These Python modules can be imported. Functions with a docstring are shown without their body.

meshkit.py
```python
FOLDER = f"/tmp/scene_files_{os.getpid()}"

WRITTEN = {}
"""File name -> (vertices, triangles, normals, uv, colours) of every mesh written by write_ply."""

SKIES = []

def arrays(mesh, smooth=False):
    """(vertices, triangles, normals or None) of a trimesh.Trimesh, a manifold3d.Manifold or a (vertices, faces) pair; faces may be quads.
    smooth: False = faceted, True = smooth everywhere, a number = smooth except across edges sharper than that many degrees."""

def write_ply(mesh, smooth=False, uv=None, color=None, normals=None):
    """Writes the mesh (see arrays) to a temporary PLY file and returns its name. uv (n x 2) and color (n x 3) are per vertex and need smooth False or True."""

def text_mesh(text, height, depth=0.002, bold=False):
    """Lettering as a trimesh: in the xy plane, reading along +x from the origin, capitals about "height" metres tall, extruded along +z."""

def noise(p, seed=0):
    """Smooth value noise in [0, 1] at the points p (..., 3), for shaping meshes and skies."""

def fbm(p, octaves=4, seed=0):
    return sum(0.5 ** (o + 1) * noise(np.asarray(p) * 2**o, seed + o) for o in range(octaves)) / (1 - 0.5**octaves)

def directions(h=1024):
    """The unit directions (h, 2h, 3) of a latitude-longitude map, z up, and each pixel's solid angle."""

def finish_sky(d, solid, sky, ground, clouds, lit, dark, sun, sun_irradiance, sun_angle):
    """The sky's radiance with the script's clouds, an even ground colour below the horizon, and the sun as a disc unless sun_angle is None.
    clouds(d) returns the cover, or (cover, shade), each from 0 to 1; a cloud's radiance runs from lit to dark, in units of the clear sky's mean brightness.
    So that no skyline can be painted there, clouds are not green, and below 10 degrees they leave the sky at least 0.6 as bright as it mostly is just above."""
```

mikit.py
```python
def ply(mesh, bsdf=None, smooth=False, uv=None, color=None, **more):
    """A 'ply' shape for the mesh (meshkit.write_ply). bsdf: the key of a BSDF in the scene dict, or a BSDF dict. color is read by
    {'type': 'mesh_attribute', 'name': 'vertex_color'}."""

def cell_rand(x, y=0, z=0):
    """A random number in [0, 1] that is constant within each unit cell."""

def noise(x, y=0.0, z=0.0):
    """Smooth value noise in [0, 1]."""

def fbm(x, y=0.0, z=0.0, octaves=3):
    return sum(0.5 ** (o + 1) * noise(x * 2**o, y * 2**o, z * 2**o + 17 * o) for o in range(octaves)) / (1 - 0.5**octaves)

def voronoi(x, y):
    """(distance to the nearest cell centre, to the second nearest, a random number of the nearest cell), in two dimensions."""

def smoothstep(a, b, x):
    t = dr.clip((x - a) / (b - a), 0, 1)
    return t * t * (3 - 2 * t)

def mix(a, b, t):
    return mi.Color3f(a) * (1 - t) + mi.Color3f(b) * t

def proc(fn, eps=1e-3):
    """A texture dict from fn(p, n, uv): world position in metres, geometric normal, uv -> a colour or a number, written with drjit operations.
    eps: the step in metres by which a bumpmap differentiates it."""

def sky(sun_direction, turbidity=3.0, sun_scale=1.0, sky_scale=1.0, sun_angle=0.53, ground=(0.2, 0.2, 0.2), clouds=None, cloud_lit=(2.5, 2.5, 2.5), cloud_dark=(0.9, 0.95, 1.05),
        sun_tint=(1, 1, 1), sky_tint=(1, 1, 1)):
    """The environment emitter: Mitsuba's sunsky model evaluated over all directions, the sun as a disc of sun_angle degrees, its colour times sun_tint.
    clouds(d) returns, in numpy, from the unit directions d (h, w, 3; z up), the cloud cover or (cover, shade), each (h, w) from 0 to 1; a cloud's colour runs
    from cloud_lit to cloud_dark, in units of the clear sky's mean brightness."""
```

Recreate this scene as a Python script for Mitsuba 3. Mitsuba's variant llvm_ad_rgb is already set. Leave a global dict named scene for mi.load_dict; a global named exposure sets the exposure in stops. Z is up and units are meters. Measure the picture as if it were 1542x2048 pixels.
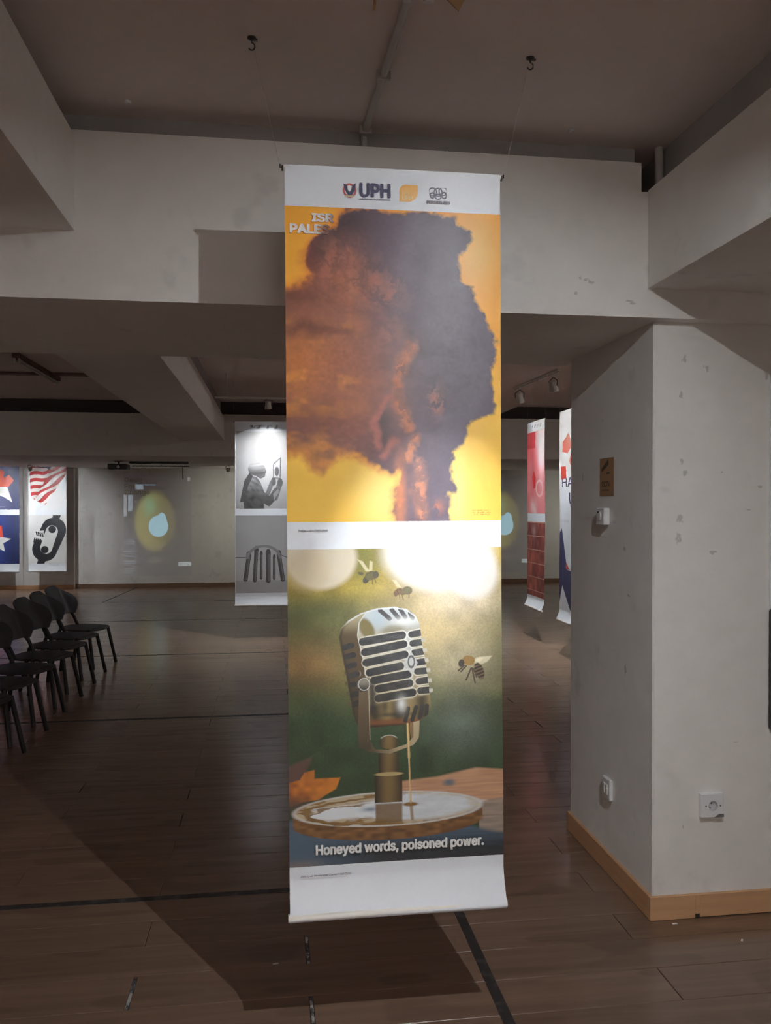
import math, random
import numpy as np, trimesh, shapely.geometry as sg
import drjit as dr, mitsuba as mi
import mikit, meshkit
from mikit import proc, noise, fbm, cell_rand, smoothstep, mix
from trimesh.creation import box as tbox, cylinder as tcyl, icosphere, revolve, extrude_polygon

random.seed(4); np.random.seed(4)
T = mi.ScalarTransform4f
K = 1.2            # every length below is in units of 1.2 m; K turns it into metres
scene, labels = {}, {}

# ------------------------------------------------------------------ camera, exposure, lights
YAW, PITCH = math.atan(224 / 1650), -math.atan(14 / 1650)
FWD = np.array([math.sin(YAW) * math.cos(PITCH), math.cos(YAW) * math.cos(PITCH), math.sin(PITCH)])
EYE = np.array([0, 0, 1.5])
scene['camera'] = {'type': 'perspective', 'fov': math.degrees(2 * math.atan(771 / 1650)), 'fov_axis': 'x', 'near_clip': 0.05, 'far_clip': 100.,
                   'to_world': T().look_at(origin=list(EYE * K), target=list((EYE + FWD) * K), up=[0, 0, 1])}
exposure = 0.0
LAMP = (0.80, 1.00, 2.55)          # the spotlight on the near banner
LAMP_AIM = (0.44, 2.30, 1.33)
LAMP_DOWN = (0.50, 2.20, 1.10)      # centre of the wide beam
SPOT_MAIN, SPOT_CORE = 8.9, 24.0
FILL_BATTEN_L, FILL_BACK_I = 140.0, 15.0  # strengths of the added fill: unseen tube battens and back wall spots
WHITE, WARM = (0.97, 1.0, 1.02), (1.0, .93, .89)

# ------------------------------------------------------------------ helpers
def V(a): return np.asarray(a, float)
def cat(*ms): return trimesh.util.concatenate([m for m in ms])
def bx(x0, x1, y0, y1, z0, z1):
    m = tbox((x1 - x0, y1 - y0, z1 - z0)); m.apply_translation(((x0 + x1) / 2, (y0 + y1) / 2, (z0 + z1) / 2)); return m
def cham(x0, x1, y0, y1, z0, z1, c=.004):
    """box with all edges chamfered"""
    p = []
    for sx in (0, 1):
        for sy in (0, 1):
            for sz in (0, 1):
                X, Y, Z = (x1, x0)[sx], (y1, y0)[sy], (z1, z0)[sz]
                dx, dy, dz = (-c, c)[sx], (-c, c)[sy], (-c, c)[sz]
                p += [(X, Y + dy, Z + dz), (X + dx, Y, Z + dz), (X + dx, Y + dy, Z)]
    return trimesh.convex.convex_hull(np.array(p))
def tube(pts, r, n=12, r1=None):
    pts = [V(p) for p in pts]; out = []
    for i, (a, b) in enumerate(zip(pts[:-1], pts[1:])):
        if r1 is None: out.append(tcyl(r, segment=[a, b], sections=n))
        else:
            f0, f1 = i / (len(pts) - 1), (i + 1) / (len(pts) - 1)
            m = tcyl(1, height=1, sections=n); v = m.vertices; t = v[:, 2] + .5
            rr = (r + (r1 - r) * f0) * (1 - t) + (r + (r1 - r) * f1) * t
            v = np.c_[v[:, 0] * rr, v[:, 1] * rr, t * np.linalg.norm(b - a)]
            m = trimesh.Trimesh(v, m.faces); m.apply_transform(align(a, b - a)); out.append(m)
    for p in pts[1:-1]:
        s = icosphere(1, r * 1.01); s.apply_translation(p); out.append(s)
    return cat(*out)
def align(o, d):
    d = V(d) / np.linalg.norm(d); M = trimesh.geometry.align_vectors([0, 0, 1], d); M[:3, 3] = o; return M
def lathe(prof, o, d, n=28):
    m = revolve(np.array(prof, float), sections=n); m.apply_transform(align(o, d)); return m
def add(key, m, bsdf, smooth=False, uv=None, label=None, cat_=None, group=None, kind=None, **more):
    i, k = 1, key
    if key in scene:
        while f'{key}_{i:03d}' in scene: i += 1
        k = f'{key}_{i:03d}'
    if isinstance(m, tuple): m = (V(m[0]) * K, m[1])
    else: m = trimesh.Trimesh(V(m.vertices) * K, m.faces, process=False)
    scene[k] = mikit.ply(m, bsdf, smooth=smooth, uv=uv, **more)
    tag(k, label, cat_, group, kind); return k
def tag(k, label=None, cat_=None, group=None, kind=None):
    d = {a: b for a, b in (('label', label), ('category', cat_), ('group', group), ('kind', kind)) if b}
    if d: labels.setdefault(k, {}).update(d)
USED = {}
def thing(name, label, cat_, group=None):
    n = USED.get(name, 0); USED[name] = n + 1
    k = name if n == 0 else f'{name}_{n:03d}'
    tag(k, label, cat_, group); return k
def lin(*c): return tuple((v / 255 / 12.92 if v < 10.3 else ((v / 255 + .055) / 1.055) ** 2.4) for v in c)
def prin(rgb, rough=.6, **kw):
    base = {'type': 'rgb', 'value': list(rgb)} if isinstance(rgb, (tuple, list)) else rgb
    return {'type': 'twosided', 'b': {'type': 'principled', 'base_color': base, 'roughness': rough, **kw}}
def C(*v): return mi.Color3f(*v)

# ------------------------------------------------------------------ 2-d drawing for flat print
def ell(x, y, cx, cy, rx, ry, a=0.):
    ca, sa = math.cos(a), math.sin(a); dx, dy = x - cx, y - cy
    u, v = (dx * ca + dy * sa) / rx, (-dx * sa + dy * ca) / ry
    return (dr.sqrt(u * u + v * v + 1e-9) - 1) * min(rx, ry)
def seg(x, y, a, b, r):
    bx_, by_ = b[0] - a[0], b[1] - a[1]; px, py = x - a[0], y - a[1]
    h = dr.clip((px * bx_ + py * by_) / (bx_ * bx_ + by_ * by_ + 1e-9), 0, 1)
    return dr.sqrt(dr.square(px - bx_ * h) + dr.square(py - by_ * h) + 1e-9) - r
def poly(x, y, P):
    d, s = mi.Float(1e9), mi.Float(1)
    for i in range(len(P)):
        a, b = P[i], P[i - 1]
        ex, ey = b[0] - a[0], b[1] - a[1]; wx, wy = x - a[0], y - a[1]
        h = dr.clip((wx * ex + wy * ey) / (ex * ex + ey * ey + 1e-9), 0, 1)
        d = dr.minimum(d, dr.square(wx - ex * h) + dr.square(wy - ey * h))
        c1, c2, c3 = y >= a[1], y < b[1], ex * wy > ey * wx
        s = dr.select((c1 & c2 & c3) | (~c1 & ~c2 & ~c3), -s, s)
    return s * dr.sqrt(d + 1e-9)
def rect(x, y, x0, y0, x1, y1):
    return dr.maximum(dr.maximum(x0 - x, x - x1), dr.maximum(y0 - y, y - y1))
def ins(d, w=.7): return smoothstep(w, -w, d)
def over(c, col, m): return mix(c, col, dr.clip(m, 0, 1)) if not isinstance(col, mi.Color3f) else c * (1 - dr.clip(m, 0, 1)) + col * dr.clip(m, 0, 1)
def gauss(x, y, cx, cy, rx, ry): return dr.exp(-dr.square((x - cx) / rx) - dr.square((y - cy) / ry))
def segs(x, y, pts, r):
    d = mi.Float(1e9)
    for i in range(0, len(pts), 2): d = dr.minimum(d, seg(x, y, pts[i], pts[i + 1], r))
    return d
PAPER = (.74, .785, .84)
H_SMOKE = [(6, 242), (34, 236), (54, 220), (37, 191), (41, 162), (59, 143), (88, 125), (98, 101), (115, 92), (175, 76), (199, 90), (258, 86), (288, 84), (336, 92), (344, 109), (362, 127), (360, 163), (351, 179), (351, 200), (345, 221), (373, 230), (385, 269), (406, 299), (417, 332), (412, 372), (419, 433), (410, 488), (371, 499), (361, 525), (350, 549), (326, 564), (332, 579), (329, 612), (338, 631), (323, 658), (322, 720), (218, 720), (219, 651), (222, 603), (184, 597), (154, 580), (124, 562), (101, 565), (86, 586), (71, 597), (56, 592), (32, 568), (-20, 560), (-20, 250)]
def smoke_picture(x, y):
    n1 = fbm(x / 34, y / 34, 3.1, 4) - .5; n2 = fbm(x / 34 + 31, y / 34, 7.7, 4) - .5
    n3 = fbm(x / 9, y / 9, 1.3, 3) - .5; n4 = fbm(x / 9 + 9, y / 9, 5.3, 3) - .5
    wx, wy = x + 34 * n1 + 13 * n3, y + 34 * n2 + 13 * n4
    low = smoothstep(280, 560, y)
    c = mix((.98, .44, .035), (.97, .59, .075), low)
    c = over(c, (1.0, .80, .26), .8 * gauss(x, y, 185, 655, 50, 70) + .6 * gauss(x, y, 340, 640, 22, 90))
    c = over(c, (.95, .62, .16), .7 * gauss(x, y, 385, 160, 40, 60))
    d = poly(wx, wy, H_SMOKE)
    soft = 5 + 18 * smoothstep(170, 20, x) * smoothstep(180, 320, y)
    # glow of the flames at the rim
    c = over(c, (.62, .14, .03), .75 * smoothstep(20, -4, d) * smoothstep(300, 150, x))
    m = smoothstep(soft, -soft, d)
    s = mix((.105, .060, .090), (.075, .046, .085), smoothstep(150, 330, x))
    s = over(s, (.24, .045, .028), .95 * gauss(x, y, 36, 205, 60, 75))
    s = over(s, (.042, .024, .034), .9 * gauss(x, y, 78, 165, 26, 50) + .85 * gauss(x, y, 122, 112, 42, 32))
    s = over(s, (.36, .12, .06), .9 * gauss(x, y, 115, 230, 48, 75) * (.5 + fbm(x / 16, y / 22, 2., 3)))
    s = over(s, (.09, .022, .02), .9 * gauss(x, y + 14 * n1 * 3, 15, 264, 60, 14))
    s = over(s, (.62, .195, .034), 1.0 * gauss(x, y, 34, 395, 105, 105))
    s = over(s, (.40, .13, .070), .9 * gauss(x, y, 130, 440, 90, 120))
    s = over(s, (.78, .30, .045), .7 * smoothstep(.52, .75, fbm(x / 70, y / 30, 8., 3)) * smoothstep(200, 60, x) * smoothstep(270, 330, y))
    s = over(s, (.17, .045, .028), .85 * gauss(x, y + 40 * n1, 50, 322, 80, 13) + .6 * gauss(x, y, 60, 500, 90, 40))
    s = over(s, (.60, .24, .05), .8 * gauss(x, y, 30, 570, 60, 24))
    s = over(s, (.045, .026, .034), .55 * gauss(x, y, 300, 400, 120, 60) * smoothstep(.35, .6, fbm(x / 40, y / 30, 4., 3)))
    # lit billows: closed curls of noise inside soft regions
    def puff(sx, sy, o):
        a, b = x / sx + 1.6 * n3 + o, y / sy + 1.6 * n4
        return .55 * dr.abs(2 * noise(a, b, 3.) - 1) + .28 * dr.abs(2 * noise(2 * a + 5, 2 * b, 7.) - 1) + .17 * dr.abs(2 * noise(4 * a + 2, 4 * b, 9.) - 1)
    bil = puff(22, 30, 0.) ; rim = smoothstep(.20, .52, bil)
    zone = dr.minimum(1, .8 * gauss(x, y, 105, 200, 40, 60) + .65 * gauss(x, y, 170, 240, 60, 45) + .45 * gauss(x, y, 205, 330, 40, 40))
    s = over(s, (.50, .18, .11), .75 * rim * zone)
    for P in ([(72, 240), (76, 204), (76, 204), (95, 178), (95, 178), (126, 164)], [(100, 252), (105, 219), (105, 219), (120, 196), (120, 196), (146, 186)], [(112, 262), (128, 285), (128, 285), (140, 312)], [(156, 256), (158, 232), (158, 232), (176, 222), (198, 256), (216, 228)]):
        q = segs(wx * .75 + x * .25, wy * .75 + y * .25, P, 4)
        s = over(s, (.42, .13, .085), .75 * smoothstep(13, -5, q) * (.30 + .75 * rim))
    path = segs(wx * .5 + x * .5, wy * .5 + y * .5, [(248, 352), (225, 388), (225, 388), (216, 425), (216, 425), (222, 470), (222, 470), (240, 515), (252, 540), (240, 575), (262, 590), (262, 640), (262, 640), (268, 690)], 9)
    pz = smoothstep(12, -6, path)
    s = over(s, (.62, .23, .12), pz * (.35 + .65 * rim))
    s = over(s, (.075, .045, .055), gauss(x, y, 190, 500, 18, 30) * .9 + gauss(x, y, 200, 545, 18, 22) * .7)
    p2 = segs(wx * .6 + x * .4, wy * .6 + y * .4, [(200, 455), (172, 500), (172, 500), (178, 550), (208, 540), (188, 572)], 6)
    s = over(s, (.50, .16, .12), .8 * smoothstep(8, -5, p2))
    s = over(s, (.55, .17, .09), .8 * rim * (gauss(x, y, 297, 462, 16, 26) + gauss(x, y, 297, 675, 14, 14)))
    s = over(s, (.80, .26, .10), .9 * gauss(x, y, 223, 650, 12, 70))
    s = s * .84 * (.78 + .44 * fbm(x / 6, y / 6, 2.2, 3))
    c = over(c, s, m)
    tiny = rect(x, y, 369, 681, 408, 693)
    return over(c, (.25, .12, .03), .6 * ins(tiny) * dr.select(dr.abs(y - 687 - 4 * dr.floor((y - 685) / 4)) < 1.4, noise(x / 1.7, dr.floor(y / 4)), 0))

MIC = [(100, 934), (104, 916), (119, 900), (143, 886), (176, 877), (211, 875), (235, 880), (253, 893), (262, 912), (266, 950), (274, 995), (281, 1047), (283, 1077), (277, 1095), (260, 1106), (222, 1114), (174, 1116), (150, 1117), (133, 1107), (127, 1089), (120, 1050), (113, 1006), (105, 964)]
SIDE = [(95, 934), (104, 916), (119, 900), (143, 880), (161, 876), (140, 905), (137, 932), (147, 977), (154, 1016), (157, 1067), (159, 1120), (133, 1112), (115, 1050), (100, 964)]
FS = [(147, 944), (226, 933), (151, 965), (229, 951), (154, 986), (231, 972), (160, 1006), (222, 995), (169, 1022), (237, 1012), (178, 1039), (240, 1030), (178, 1058), (246, 1049)]
RS = [(245, 932), (262, 929), (247, 950), (265, 948), (250, 969), (268, 967), (256, 989), (272, 987), (256, 1007), (274, 1006), (259, 1027), (276, 1025), (262, 1046), (279, 1045)]
LS = [(111, 954), (125, 950), (114, 973), (128, 970), (117, 992), (130, 989), (120, 1012), (135, 1008), (121, 1030), (133, 1028), (126, 1049), (136, 1047), (127, 1069), (136, 1066)]
TS = [(182, 882), (201, 899), (205, 881), (219, 898), (222, 880), (233, 897), (242, 888), (247, 899)]
BS = [(237, 1081), (231, 1105), (253, 1079), (245, 1104), (266, 1078), (260, 1100), (275, 1077), (274, 1095)]
LEAF = [(-5, 1220), (21, 1214), (30, 1200), (50, 1195), (50, 1213), (73, 1213), (101, 1213), (92, 1235), (70, 1247), (58, 1255), (27, 1258), (-5, 1268)]
def bee(c, x, y, body, wings, k):
    for w in wings: c = over(c, (.86, .78, .55), .62 * ins(poly(x, y, w), 1.6))
    for (cx, cy, rx, ry, a, col, stripe) in body:
        m = ins(ell(x, y, cx, cy, rx, ry, a), 1.1)
        if stripe:
            q = (x - cx) * math.cos(a + stripe) + (y - cy) * math.sin(a + stripe)
            cc = mix(col, (.20, .12, .05), smoothstep(-.1, .5, dr.sin(q * .95)) * .8)
        else: cc = mix(col, tuple(min(1, 1.4 * v) for v in col), noise(x / 2., y / 2.))
        c = over(c, cc, m)
    return c
def mic_picture(x, y):
    g = noise(x / 55, y / 45, 3.)
    c = mix((.46, .33, .035), (.12, .13, .04), smoothstep(800, 900, y))
    c = over(c, (.20, .19, .03), smoothstep(95, 150, x) * smoothstep(215, 150, x) * smoothstep(860, 790, y))
    c = over(c, (.10, .115, .035), smoothstep(210, 60, x) * smoothstep(830, 900, y))
    c = over(c, (.72, .55, .25), .95 * gauss(x, y, 300, 915, 110, 85))
    c = over(c, (.68, .58, .43), .85 * gauss(x, y, 345, 860, 95, 45))
    c = over(c, (.30, .17, .06), .9 * gauss(x, y, 35, 990, 80, 55))
    c = over(c, (.36, .32, .21), .8 * gauss(x, y, 350, 990, 90, 75))
    c = over(c, (.028, .060, .020), smoothstep(1000, 1120, y + 55 * (g - .5) + .10 * (215 - x)))
    c = over(c, (.16, .20, .16), .75 * gauss(x, y, 350, 1120, 65, 60))
    c = c * (.80 + .4 * noise(x / 30, y / 30, 6.) ) * (.88 + .24 * noise(x / 2.4, y / 2.4))
    # out-of-focus light discs
    c = over(c, (.78, .70, .55), .92 * smoothstep(7, -7, ell(x, y, 66, 775, 70, 62)))
    c = over(c, (.70, .57, .33), .45 * smoothstep(12, -12, ell(x, y, 40, 800, 44, 40)))
    c = over(c, (.98, .97, .94), .96 * smoothstep(16, -20, ell(x, y, 300, 765, 112, 80)))
    c = over(c, (.86, .84, .82), .8 * smoothstep(10, -14, ell(x, y, 372, 808, 54, 56)))
    # table
    w = noise(x / 40, y / 3.0, 2.)
    c = over(c, mix((.50, .25, .14), (.66, .38, .22), w), ins(poly(x, y, [(195, 1229), (293, 1221), (374, 1206), (445, 1214), (445, 1268), (386, 1277), (293, 1292), (195, 1288)]), 3.))
    c = over(c, (.10, .16, .22), .9 * smoothstep(5, -5, ell(x, y, 319, 1234, 11, 6)))
    c = over(c, mix((.26, .21, .17), (.42, .31, .24), w), ins(poly(x, y, [(380, 1277), (445, 1267), (445, 1352), (380, 1350)]), 1.5))
    nav = mix((.075, .125, .18), (.022, .026, .032), smoothstep(1318, 1375, y + 12 * (w - .5)) * smoothstep(30, 200, x))
    c = over(c, nav, smoothstep(1300, 1312, y + smoothstep(280, 440, x) * -34 + dr.select(x < 190, 12, 0)))
    c = over(c, (.28, .20, .15), .6 * gauss(x, y, 20, 1385, 40, 10))
    # autumn leaf
    c = over(c, (.14, .06, .05), ins(poly(x, y, [(-5, 1188), (30, 1174), (46, 1168), (40, 1184), (25, 1215), (-5, 1240)]), 4.) * .8)
    lf = mix((.80, .27, .025), (.30, .07, .02), .65 * noise(x / 12, y / 9, 4.) + .35 * smoothstep(60, 5, x))
    c = over(c, lf, ins(poly(x, y, LEAF), 1.8))
    c = over(c, (.09, .05, .035), .85 * gauss(x, y, 10, 1262, 40, 16))
    # wooden plate with a pool of honey
    c = over(c, mix((.27, .125, .035), (.12, .05, .016), noise(x / 14, y / 6, 1.)), ins(dr.minimum(ell(x, y, 197, 1306, 190, 37), rect(x, y, 7, 1280, 387, 1306)), 1.2))
    c = over(c, (.70, .68, .64), ins(ell(x, y, 197, 1281, 190, 35), 1.2))
    ring = fbm(x / 26, y / 7, 5., 3)
    c = over(c, mix((.30, .16, .035), (.60, .50, .33), smoothstep(.38, .62, ring)), ins(ell(x, y, 197, 1281, 184, 32), 1.2))
    c = over(c, mix((.86, .92, .97), (.66, .69, .72), ring), smoothstep(5, -6, ell(x, y, 255, 1279, 122, 27) + 10 * (ring - .5)))
    c = over(c, (.90, .95, .98), smoothstep(4, -4, ell(x, y, 105, 1283, 72, 14, -.06) + 14 * (ring - .5)))
    c = over(c, (.26, .14, .035), .95 * ins(dr.abs(ell(x, y, 197, 1283, 168, 27) + 6 * (ring - .5)) - 1.6) * smoothstep(200, 130, x))
    c = over(c, (.22, .12, .03), .9 * ins(dr.abs(ell(x, y, 150, 1290, 110, 20) + 9 * (ring - .5)) - 1.3) * smoothstep(170, 130, x))
    c = over(c, (.12, .20, .30), .8 * gauss(x, y, 160, 1280, 18, 5))
    c = over(c, (.20, .11, .03), .9 * ins(rect(x, y, 170, 1270, 224, 1309), 2.5))
    c = over(c, (.30, .17, .05), .8 * ins(seg(x, y, (241, 1271), (244, 1304), 3.), 1.5))
    c = over(c, (.25, .13, .03), ins(ell(x, y, 240, 1274, 15, 4), 1.5))
    # stand and yoke
    def brass(q): return mix(mix((.035, .022, .008), (.21, .135, .045), smoothstep(.0, .45, q)), (.055, .034, .012), smoothstep(.55, 1.0, q))
    c = over(c, brass((x - 177) / 40), ins(rect(x, y, 177, 1169, 217, 1213)))
    c = over(c, brass((x - 169) / 55), ins(rect(x, y, 169, 1212, 224, 1268)))
    c = over(c, (.50, .38, .17), ins(ell(x, y, 197, 1211, 28, 4)))
    c = over(c, (.24, .14, .05), ins(ell(x, y, 250, 1120, 10, 30)))
    yk = dr.minimum(poly(x, y, [(137, 1098), (158, 1098), (159, 1139), (170, 1160), (201, 1163), (198, 1170), (157, 1165), (139, 1154)]), poly(x, y, [(198, 1171), (198, 1162), (232, 1153), (247, 1139), (247, 1105), (260, 1105), (258, 1140), (247, 1155), (216, 1165)]))
    c = over(c, mix((.07, .045, .018), (.46, .37, .22), smoothstep(150, 235, x)), ins(yk))
    c = over(c, brass((x - 178) / 40), ins(ell(x, y, 198, 1147, 19, 14)))
    c = over(c, (.50, .50, .44), .9 * ins(dr.abs(ell(x, y, 198, 1143, 17, 10)) - .9) * smoothstep(1141, 1136, y))
    # microphone
    dm = poly(x, y, MIC)
    up = (y - 875) / 240
    ch = mix((.60, .64, .63), (.42, .36, .22), smoothstep(.05, .3, up))
    ch = over(ch, (.50, .60, .64), .9 * gauss(x, y, 178, 900, 20, 20))
    ch = over(ch, (.20, .16, .05), smoothstep(3, -4, ell(x, y, 155, 918, 14, 24, -.5)) + smoothstep(4, -4, ell(x, y, 207, 921, 22, 9, -.15)) * .6)
    bell = mix((.05, .035, .012), (.40, .32, .14), .5 + .5 * dr.sin(x / 7.5 + .8))
    ch = over(ch, bell, .92 * smoothstep(1060, 1072, y - .16 * (200 - x)))
    ch = over(ch, (.30, .11, .035), .9 * smoothstep(1096, 1106, y)); ch = over(ch, (.04, .02, .01), .8 * smoothstep(1108, 1114, y))
    ch = over(ch, (.60, .60, .56), .9 * ins(rect(x, y, 229, 925, 247, 1062), 3.))
    sd = poly(x, y, SIDE)
    ch = over(ch, mix((.40, .34, .20), (.10, .062, .022), smoothstep(890, 935, y)), ins(sd, 1.2))
    ch = over(ch, (.70, .70, .64), .85 * ins(dr.abs(sd) - 1.2) * smoothstep(110, 135, x) * smoothstep(1030, 1000, y))
    fs = segs(x, y, FS, 7.6); rs = segs(x, y, RS, 6.4); ls = segs(x, y, LS, 5.6)
    mesh = .7 + .6 * noise(x / 1.6, y / 1.6)
    grid = dr.minimum(dr.minimum(fs, rs), ls)
    ch = over(ch, (.86, .84, .76), .75 * ins(dr.abs(grid - 1.7) - 1.) * smoothstep(137, 150, x))
    ch = over(ch, mix((.016, .018, .024), (.06, .06, .058), noise(x / 20, y / 9)) * mesh, ins(grid))
    ch = over(ch, (.05, .05, .055), ins(segs(x, y, TS, 4.2)) + ins(segs(x, y, BS, 4.2)))
    ch = over(ch, (.62, .63, .60), ins(poly(x, y, [(228, 991), (244, 966), (257, 989), (246, 1014)]), 1.2))
    ch = over(ch, (.12, .12, .11), ins(dr.abs(ell(x, y, 244, 987, 6, 11)) - 1.3))
    ch = over(ch, (.025, .028, .032), .85 * smoothstep(6, -6, poly(x, y, [(158, 1018), (172, 1030), (174, 1062), (168, 1090), (160, 1090)])))
    ch = ch * mix((.92, .94, .97), (.62, .55, .42), smoothstep(940, 1090, y - .35 * (x - 180)))
    ch = over(ch, (.75, .78, .78), .8 * ins(dr.abs(dm + 2) - 1.4, 1.) * smoothstep(915, 895, y))
    ch = over(ch, (.03, .025, .015), .7 * ins(dr.abs(dm + 3) - 2.2, 2.) * smoothstep(175, 140, x) * smoothstep(900, 930, y) + .8 * gauss(x, y, 215, 1092, 40, 4) + .7 * gauss(x, y, 190, 1075, 7, 16))
    ch = over(ch, (.80, .82, .80), .9 * gauss(x, y, 232, 905, 26, 9) + .8 * gauss(x, y, 224, 1072, 9, 14))
    c = over(c, ch, ins(dm))
    teeth = ins(dr.maximum(segs(x, y, [(112, 953), (122, 1075), (266, 935), (282, 1045)], 6.), .5 - dr.sin((y - 942) * .305 + 1.2) * 1.2))
    c = over(c, mix((.10, .07, .03), (.55, .53, .46), smoothstep(150, 240, x)), .95 * teeth * (1 - ins(dm + 1)))
    c = over(c, mix((.14, .095, .045), (.06, .038, .017), (y - 1036) / 130), ins(poly(x, y, [(139, 1032), (158, 1032), (160, 1123), (161, 1160), (138, 1156), (136, 1122)])))
    c = over(c, (.46, .42, .33), .8 * ins(seg(x, y, (158, 1034), (160, 1140), .8)))
    c = over(c, mix((.24, .22, .17), (.035, .03, .022), smoothstep(1022, 1040, y)), ins(ell(x, y, 147, 1031, 12, 13)))
    c = over(c, (.55, .55, .52), .8 * ins(dr.abs(ell(x, y, 149, 1029, 11, 12)) - .9))
    c = over(c, (.62, .40, .14), .9 * ins(dr.minimum(seg(x, y, (236, 1112), (238, 1180), 2.6), seg(x, y, (238, 1180), (241, 1271), 1.8))))
    c = over(c, (.86, .70, .40), .9 * ins(seg(x, y, (235.5, 1112), (240, 1265), .7)))
    # bees
    c = bee(c, x, y, [(155, 819, 9, 6, 2.2, (.05, .045, .03), 0), (164, 812, 12, 9, -.2, (.10, .085, .03), 0), (174, 810, 6, 7, 0., (.06, .05, .03), 0), (144, 807, 6, 3, .2, (.08, .07, .04), 0)],
            [[(137, 778), (148, 783), (162, 804), (154, 803)], [(160, 803), (162, 782), (168, 784), (167, 802)]], 0)
    c = bee(c, x, y, [(219, 845, 10, 6, -.5, (.10, .05, .02), .2), (228, 846, 7, 6, 0., (.12, .07, .03), 0), (237, 843, 10, 8, .1, (.10, .085, .035), 0), (213, 850, 5, 3, 1.2, (.10, .05, .03), 0)],
            [[(207, 821), (215, 822), (226, 838), (216, 836)]], 0)
    for a, b in (((221, 850), (222, 865)), ((226, 850), (229, 862)), ((241, 848), (240, 858)), ((167, 816), (167, 829)), ((171, 816), (174, 826))):
        c = over(c, (.12, .07, .035), .8 * ins(seg(x, y, a, b, .9)))
    for a, b in (((368, 1004), (374, 1034)), ((371, 1005), (377, 1022)), ((356, 999), (345, 1010)), ((352, 998), (340, 1008)), ((366, 1004), (356, 1027))):
        c = over(c, (.07, .04, .025), .95 * ins(seg(x, y, a, b, 1.6)))
    c = bee(c, x, y, [(383, 1010, 9, 18, -.35, (.035, .028, .024), 1.57), (361, 988, 13, 10, .15, (.24, .14, .035), 0), (346, 993, 6, 8, .2, (.04, .032, .026), 0)],
            [[(370, 992), (384, 981), (410, 980), (399, 992), (380, 999)], [(369, 990), (378, 982), (392, 984), (380, 996)]], 0)
    return c
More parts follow.
